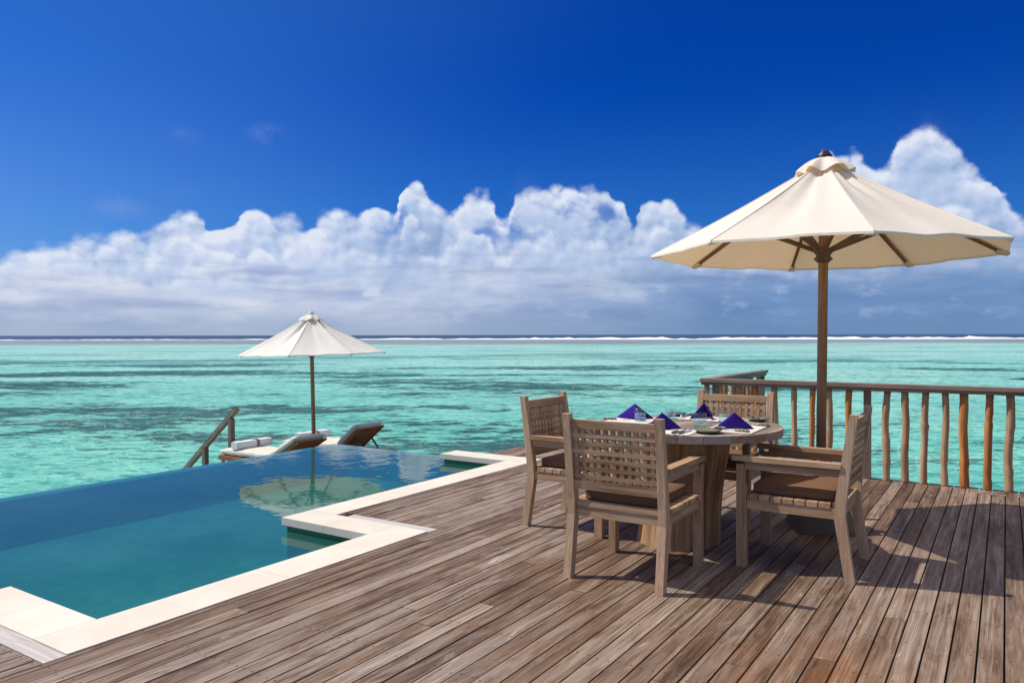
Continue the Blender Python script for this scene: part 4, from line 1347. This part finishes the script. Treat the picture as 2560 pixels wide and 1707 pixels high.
# ================================================================== sun loungers
def lounger(label, xf, yc, hinge, ang, blen, xh):
    t = thing('sun_lounger', label, 'sun lounger', (xf, yc, -0.92), 0, 'sun loungers on the lower deck')
    hx = hinge - xf; L = xh - xf
    for s_ in (-1, 1):
        b = MB(); b.box(0.0, L, s_ * 0.335 - 0.018, s_ * 0.335 + 0.018, 0.175, 0.255, 0); b.build('side_rail', 'lounger_wood', t, bevel=0.003)
        for x in (0.06, L - 0.12):
            b = MB(); b.box(x, x + 0.05, s_ * 0.335 - 0.017, s_ * 0.335 + 0.017, 0.0, 0.174, 2); b.build('leg', 'lounger_wood', t, bevel=0.003)
    b = MB(); b.box(-0.020, -0.001, -0.353, 0.353, 0.175, 0.255, 1); b.build('foot_rail', 'lounger_wood', t, bevel=0.003)
    b = MB()
    x = 0.01
    while x < hx - 0.05:
        b.box(x, x + 0.06, -0.316, 0.316, 0.235, 0.252, 1); x += 0.075
    b.build('slats', 'lounger_wood', t, bevel=0.002)
    ca, sa = math.cos(R(ang)), math.sin(R(ang))
    def bk(d, h, y):
        return (hx + d * ca - h * sa, y, 0.262 + d * sa + h * ca)
    b = MB()
    def slab(d0, d1, y0, y1, h0, h1, ax):
        b.hexa([bk(d0, h0, y0), bk(d1, h0, y0), bk(d1, h0, y1), bk(d0, h0, y1), bk(d0, h1, y0), bk(d1, h1, y0), bk(d1, h1, y1), bk(d0, h1, y1)], ax)
    slab(0, blen, -0.315, -0.275, -0.012, 0.026, 0); slab(0, blen, 0.275, 0.315, -0.012, 0.026, 0)
    d = 0.02
    while d < blen - 0.04:
        slab(d, d + 0.058, -0.274, 0.274, 0.004, 0.022, 1); d += 0.068
    b.build('backrest', 'lounger_wood', t, bevel=0.002)
    b = MB()
    b.bar(bk(blen * 0.55, -0.014, -0.20), (min(hx + blen * 0.55 * ca + 0.26, L - 0.03), -0.20, 0.21), 0.02, 0.03, up=(0, 1, 0))
    b.bar(bk(blen * 0.55, -0.014, 0.20), (min(hx + blen * 0.55 * ca + 0.26, L - 0.03), 0.20, 0.21), 0.02, 0.03, up=(0, 1, 0))
    b.build('prop', 'rib', t)
    # mattress: flat part and raised part in one soft pad
    b = MB()
    path = []
    for i in range(13):
        path.append((-0.03 + (hx - 0.03) * i / 12, 0.258, 0.0))
    for i in range(1, 9):
        d = blen * 1.0 * i / 8
        p = bk(d, 0.028, 0)
        path.append((p[0], p[2], R(ang)))
    n = len(path)
    TH_ = 0.120
    def mt(u, v):
        k = min(n - 1, int(round(u * (n - 1))))
        x, z, a = path[k]
        w_ = 2 * math.pi * v
        c, s2 = math.cos(w_), math.sin(w_)
        e = 0.45
        yy = math.copysign(abs(c) ** e, c) * 0.345
        hh = 0.5 + 0.5 * math.copysign(abs(s2) ** e, s2)
        endf = 1.0
        if k == 0 or k == n - 1: endf = 0.0
        elif k == 1 or k == n - 2: endf = 0.88
        tuft = 0.010 * math.cos((x * 2 * math.pi) / 0.27)
        h = TH_ * (0.5 + (hh - 0.5) * (0.2 + 0.8 * endf)) + (tuft if hh > 0.6 else -tuft * 0.4) * endf
        yy *= 0.93 + 0.07 * endf
        yy += 0.006 * mnoise.noise(Vector((x * 9, v * 7, yc)))
        ex = 0.03 if k == 0 else (-0.01 if k == n - 1 else 0)
        return (x - math.sin(a) * h + ex * 0, yy, z + math.cos(a) * h + 0.004 * mnoise.noise(Vector((x * 8, yy * 8, yc))))
    b.grid(mt, n - 1, 28, True, True)
    m_ = 28
    b.f.append(tuple(range(m_ - 1, -1, -1))); b.smooth.append(True)
    o2 = (n - 1) * m_
    b.f.append(tuple(o2 + k for k in range(m_))); b.smooth.append(True)
    b.build('mattress', 'mattress', t)
    return t
lounger('teak sun lounger with cream mattress nearest the pool, left of the white parasol', -11.39, 8.50, -10.06, 29, 0.70, -9.36)
lounger('teak sun lounger with its backrest raised higher, right of the white parasol', -11.44, 9.90, -9.98, 39, 0.66, -9.18)

def towel(label, x, y):
    t = thing('rolled_towel', label, 'towel', (x, y, -0.92 + 0.372), 0, 'white towels on the sun loungers')
    b = MB()
    def tw(u, v):
        L = 0.74
        y_ = (-0.5 + u) * L
        a = 2 * math.pi * v; c, s_ = math.cos(a), math.sin(a)
        e = 0.5
        k = 1.0 if 0.02 < u < 0.98 else 0.93
        fx_ = math.copysign(abs(c) ** e, c) * 0.088 * k
        fz_ = 0.068 + math.copysign(abs(s_) ** e, s_) * 0.068 * k
        return (fx_ + 0.003 * mnoise.noise(Vector((y_ * 12, v * 6, x))), y_, fz_ + 0.004 * mnoise.noise(Vector((y_ * 9, v * 6, x + 4))))
    b.grid(tw, 24, 32, True, True)
    b.f.append(tuple(range(31, -1, -1))); b.smooth.append(False)
    b.f.append(tuple(24 * 32 + k for k in range(32))); b.smooth.append(False)
    b.build('towel', 'towel', t)
    b = MB()
    def bd(u, v):
        a = 2 * math.pi * v; c, s_ = math.cos(a), math.sin(a); e = 0.5
        return (math.copysign(abs(c) ** e, c) * 0.093, 0.03 + 0.065 * u, 0.069 + math.copysign(abs(s_) ** e, s_) * 0.073)
    b.grid(bd, 1, 32, True, True)
    o = b.build('band', 'band', t)
    md = o.modifiers.new('thickness', 'SOLIDIFY'); md.thickness = 0.002
towel('white towel bundle with brown band on the lounger nearest the pool', -11.0, 8.53)
towel('white towel bundle with brown band on the lounger behind the parasol pole', -11.0, 9.90)

# ================================================================== stair down to the lagoon
sr = thing('stair', 'wooden stair with sloping handrail going down into the lagoon beyond the pool', 'stair', (-11.9, 8.74, -0.92))
b = MB(); b.box(0.0, 0.085, -0.045, 0.045, -0.2, 0.80, 2); b.build('post', 'rail_post', sr, bevel=0.003)
b = MB(); b.box(-0.78, -0.695, -0.045, 0.045, -1.6, 0.235, 2); b.build('post', 'rail_post', sr, bevel=0.003)
b = MB(); b.bar((0.20, 0, 0.99), (-1.55, 0, -0.42), 0.085, 0.085); b.build('handrail', 'rail', sr, bevel=0.004)
b = MB()
b.bar((0.0, 0.12, -0.12), (-1.7, 0.12, -1.5), 0.05, 0.2); b.bar((0.0, 0.86, -0.12), (-1.7, 0.86, -1.5), 0.05, 0.2)
b.build('stringer', 'rail_post', sr)
for k in range(6):
    b = MB(); b.box(-0.30 - 0.25 * k, -0.06 - 0.25 * k, 0.146, 0.834, -0.20 - 0.2 * k, -0.165 - 0.2 * k, 1); b.build('tread', 'rail', sr, bevel=0.003)
b = MB()
b.tube([(0.15, -0.02, 0.55), (0.15, -0.02, 0.10)], 0.008, 8)
b.tube([(0.085, -0.02, 0.55), (0.17, -0.02, 0.55)], 0.007, 8); b.tube([(0.085, -0.02, 0.30), (0.17, -0.02, 0.30)], 0.007, 8)
b.tube([(0.19, -0.02, 0.42), (0.19, -0.02, 0.20)], 0.010, 8)
b.build('shower_pipe', 'metal_dark', sr)

# ================================================================== potted palm whose leaf tips reach in from the right
pl = thing('potted_palm', 'dark palm leaf tips reaching in at the right edge above the railing', 'plant', PALM)
b = MB(); b.lathe([(0.001, 0.0), (0.13, 0.0), (0.19, 0.30), (0.21, 0.36), (0.19, 0.36), (0.17, 0.31), (0.001, 0.30)], 28); b.build('pot', 'pot', pl)
b = MB(); b.tube([(0, 0, 0.28), (0.02, 0.01, 0.6), (0.01, 0.0, 0.9)], [0.035, 0.028, 0.02], 10); b.build('stem', 'trunk', pl)
b = MB()
px0 = Vector(PALM)
def leaf(b, root, tip, wd, droop):
    root = Vector(root); tip = Vector(tip); n = 12
    sd_ = (tip - root).cross(Vector((0, 0, 1))).normalized()
    vs = []
    for i in range(n + 1):
        t = i / n
        c = root.lerp(tip, t) + Vector((0, 0, droop * 4 * t * (1 - t)))
        w_ = wd * math.sin(math.pi * min(1, t * 0.9 + 0.08)) ** 0.7 * (1 - t ** 4) + 0.0006
        vs += [c - sd_ * w_ / 2 , c + Vector((0, 0, -w_ * 0.7)), c + sd_ * w_ / 2]
    fs = []
    for i in range(n):
        for j in (0, 1):
            a = i * 3 + j
            fs.append((a, a + 1, a + 4, a + 3))
    b.add(vs, fs, vs, True)
rnd = random.Random(5)
leaf(b, (0.01, 0, 0.95), Vector(TIP1) - px0, 0.040, 0.05)
leaf(b, (0.01, 0, 0.75), Vector(TIP2) - px0, 0.060, 0.10)
for k in range(22):
    a = R(-60 + 200 * k / 22.0)
    rr = rnd.uniform(0.35, 0.6); z1 = rnd.uniform(0.35, 1.45)
    leaf(b, (0.01, 0, rnd.uniform(0.7, 0.95)), (rr * math.cos(a), rr * math.sin(a), z1), 0.026, rnd.uniform(0.05, 0.15))
b.build('leaves', 'leaf', pl)
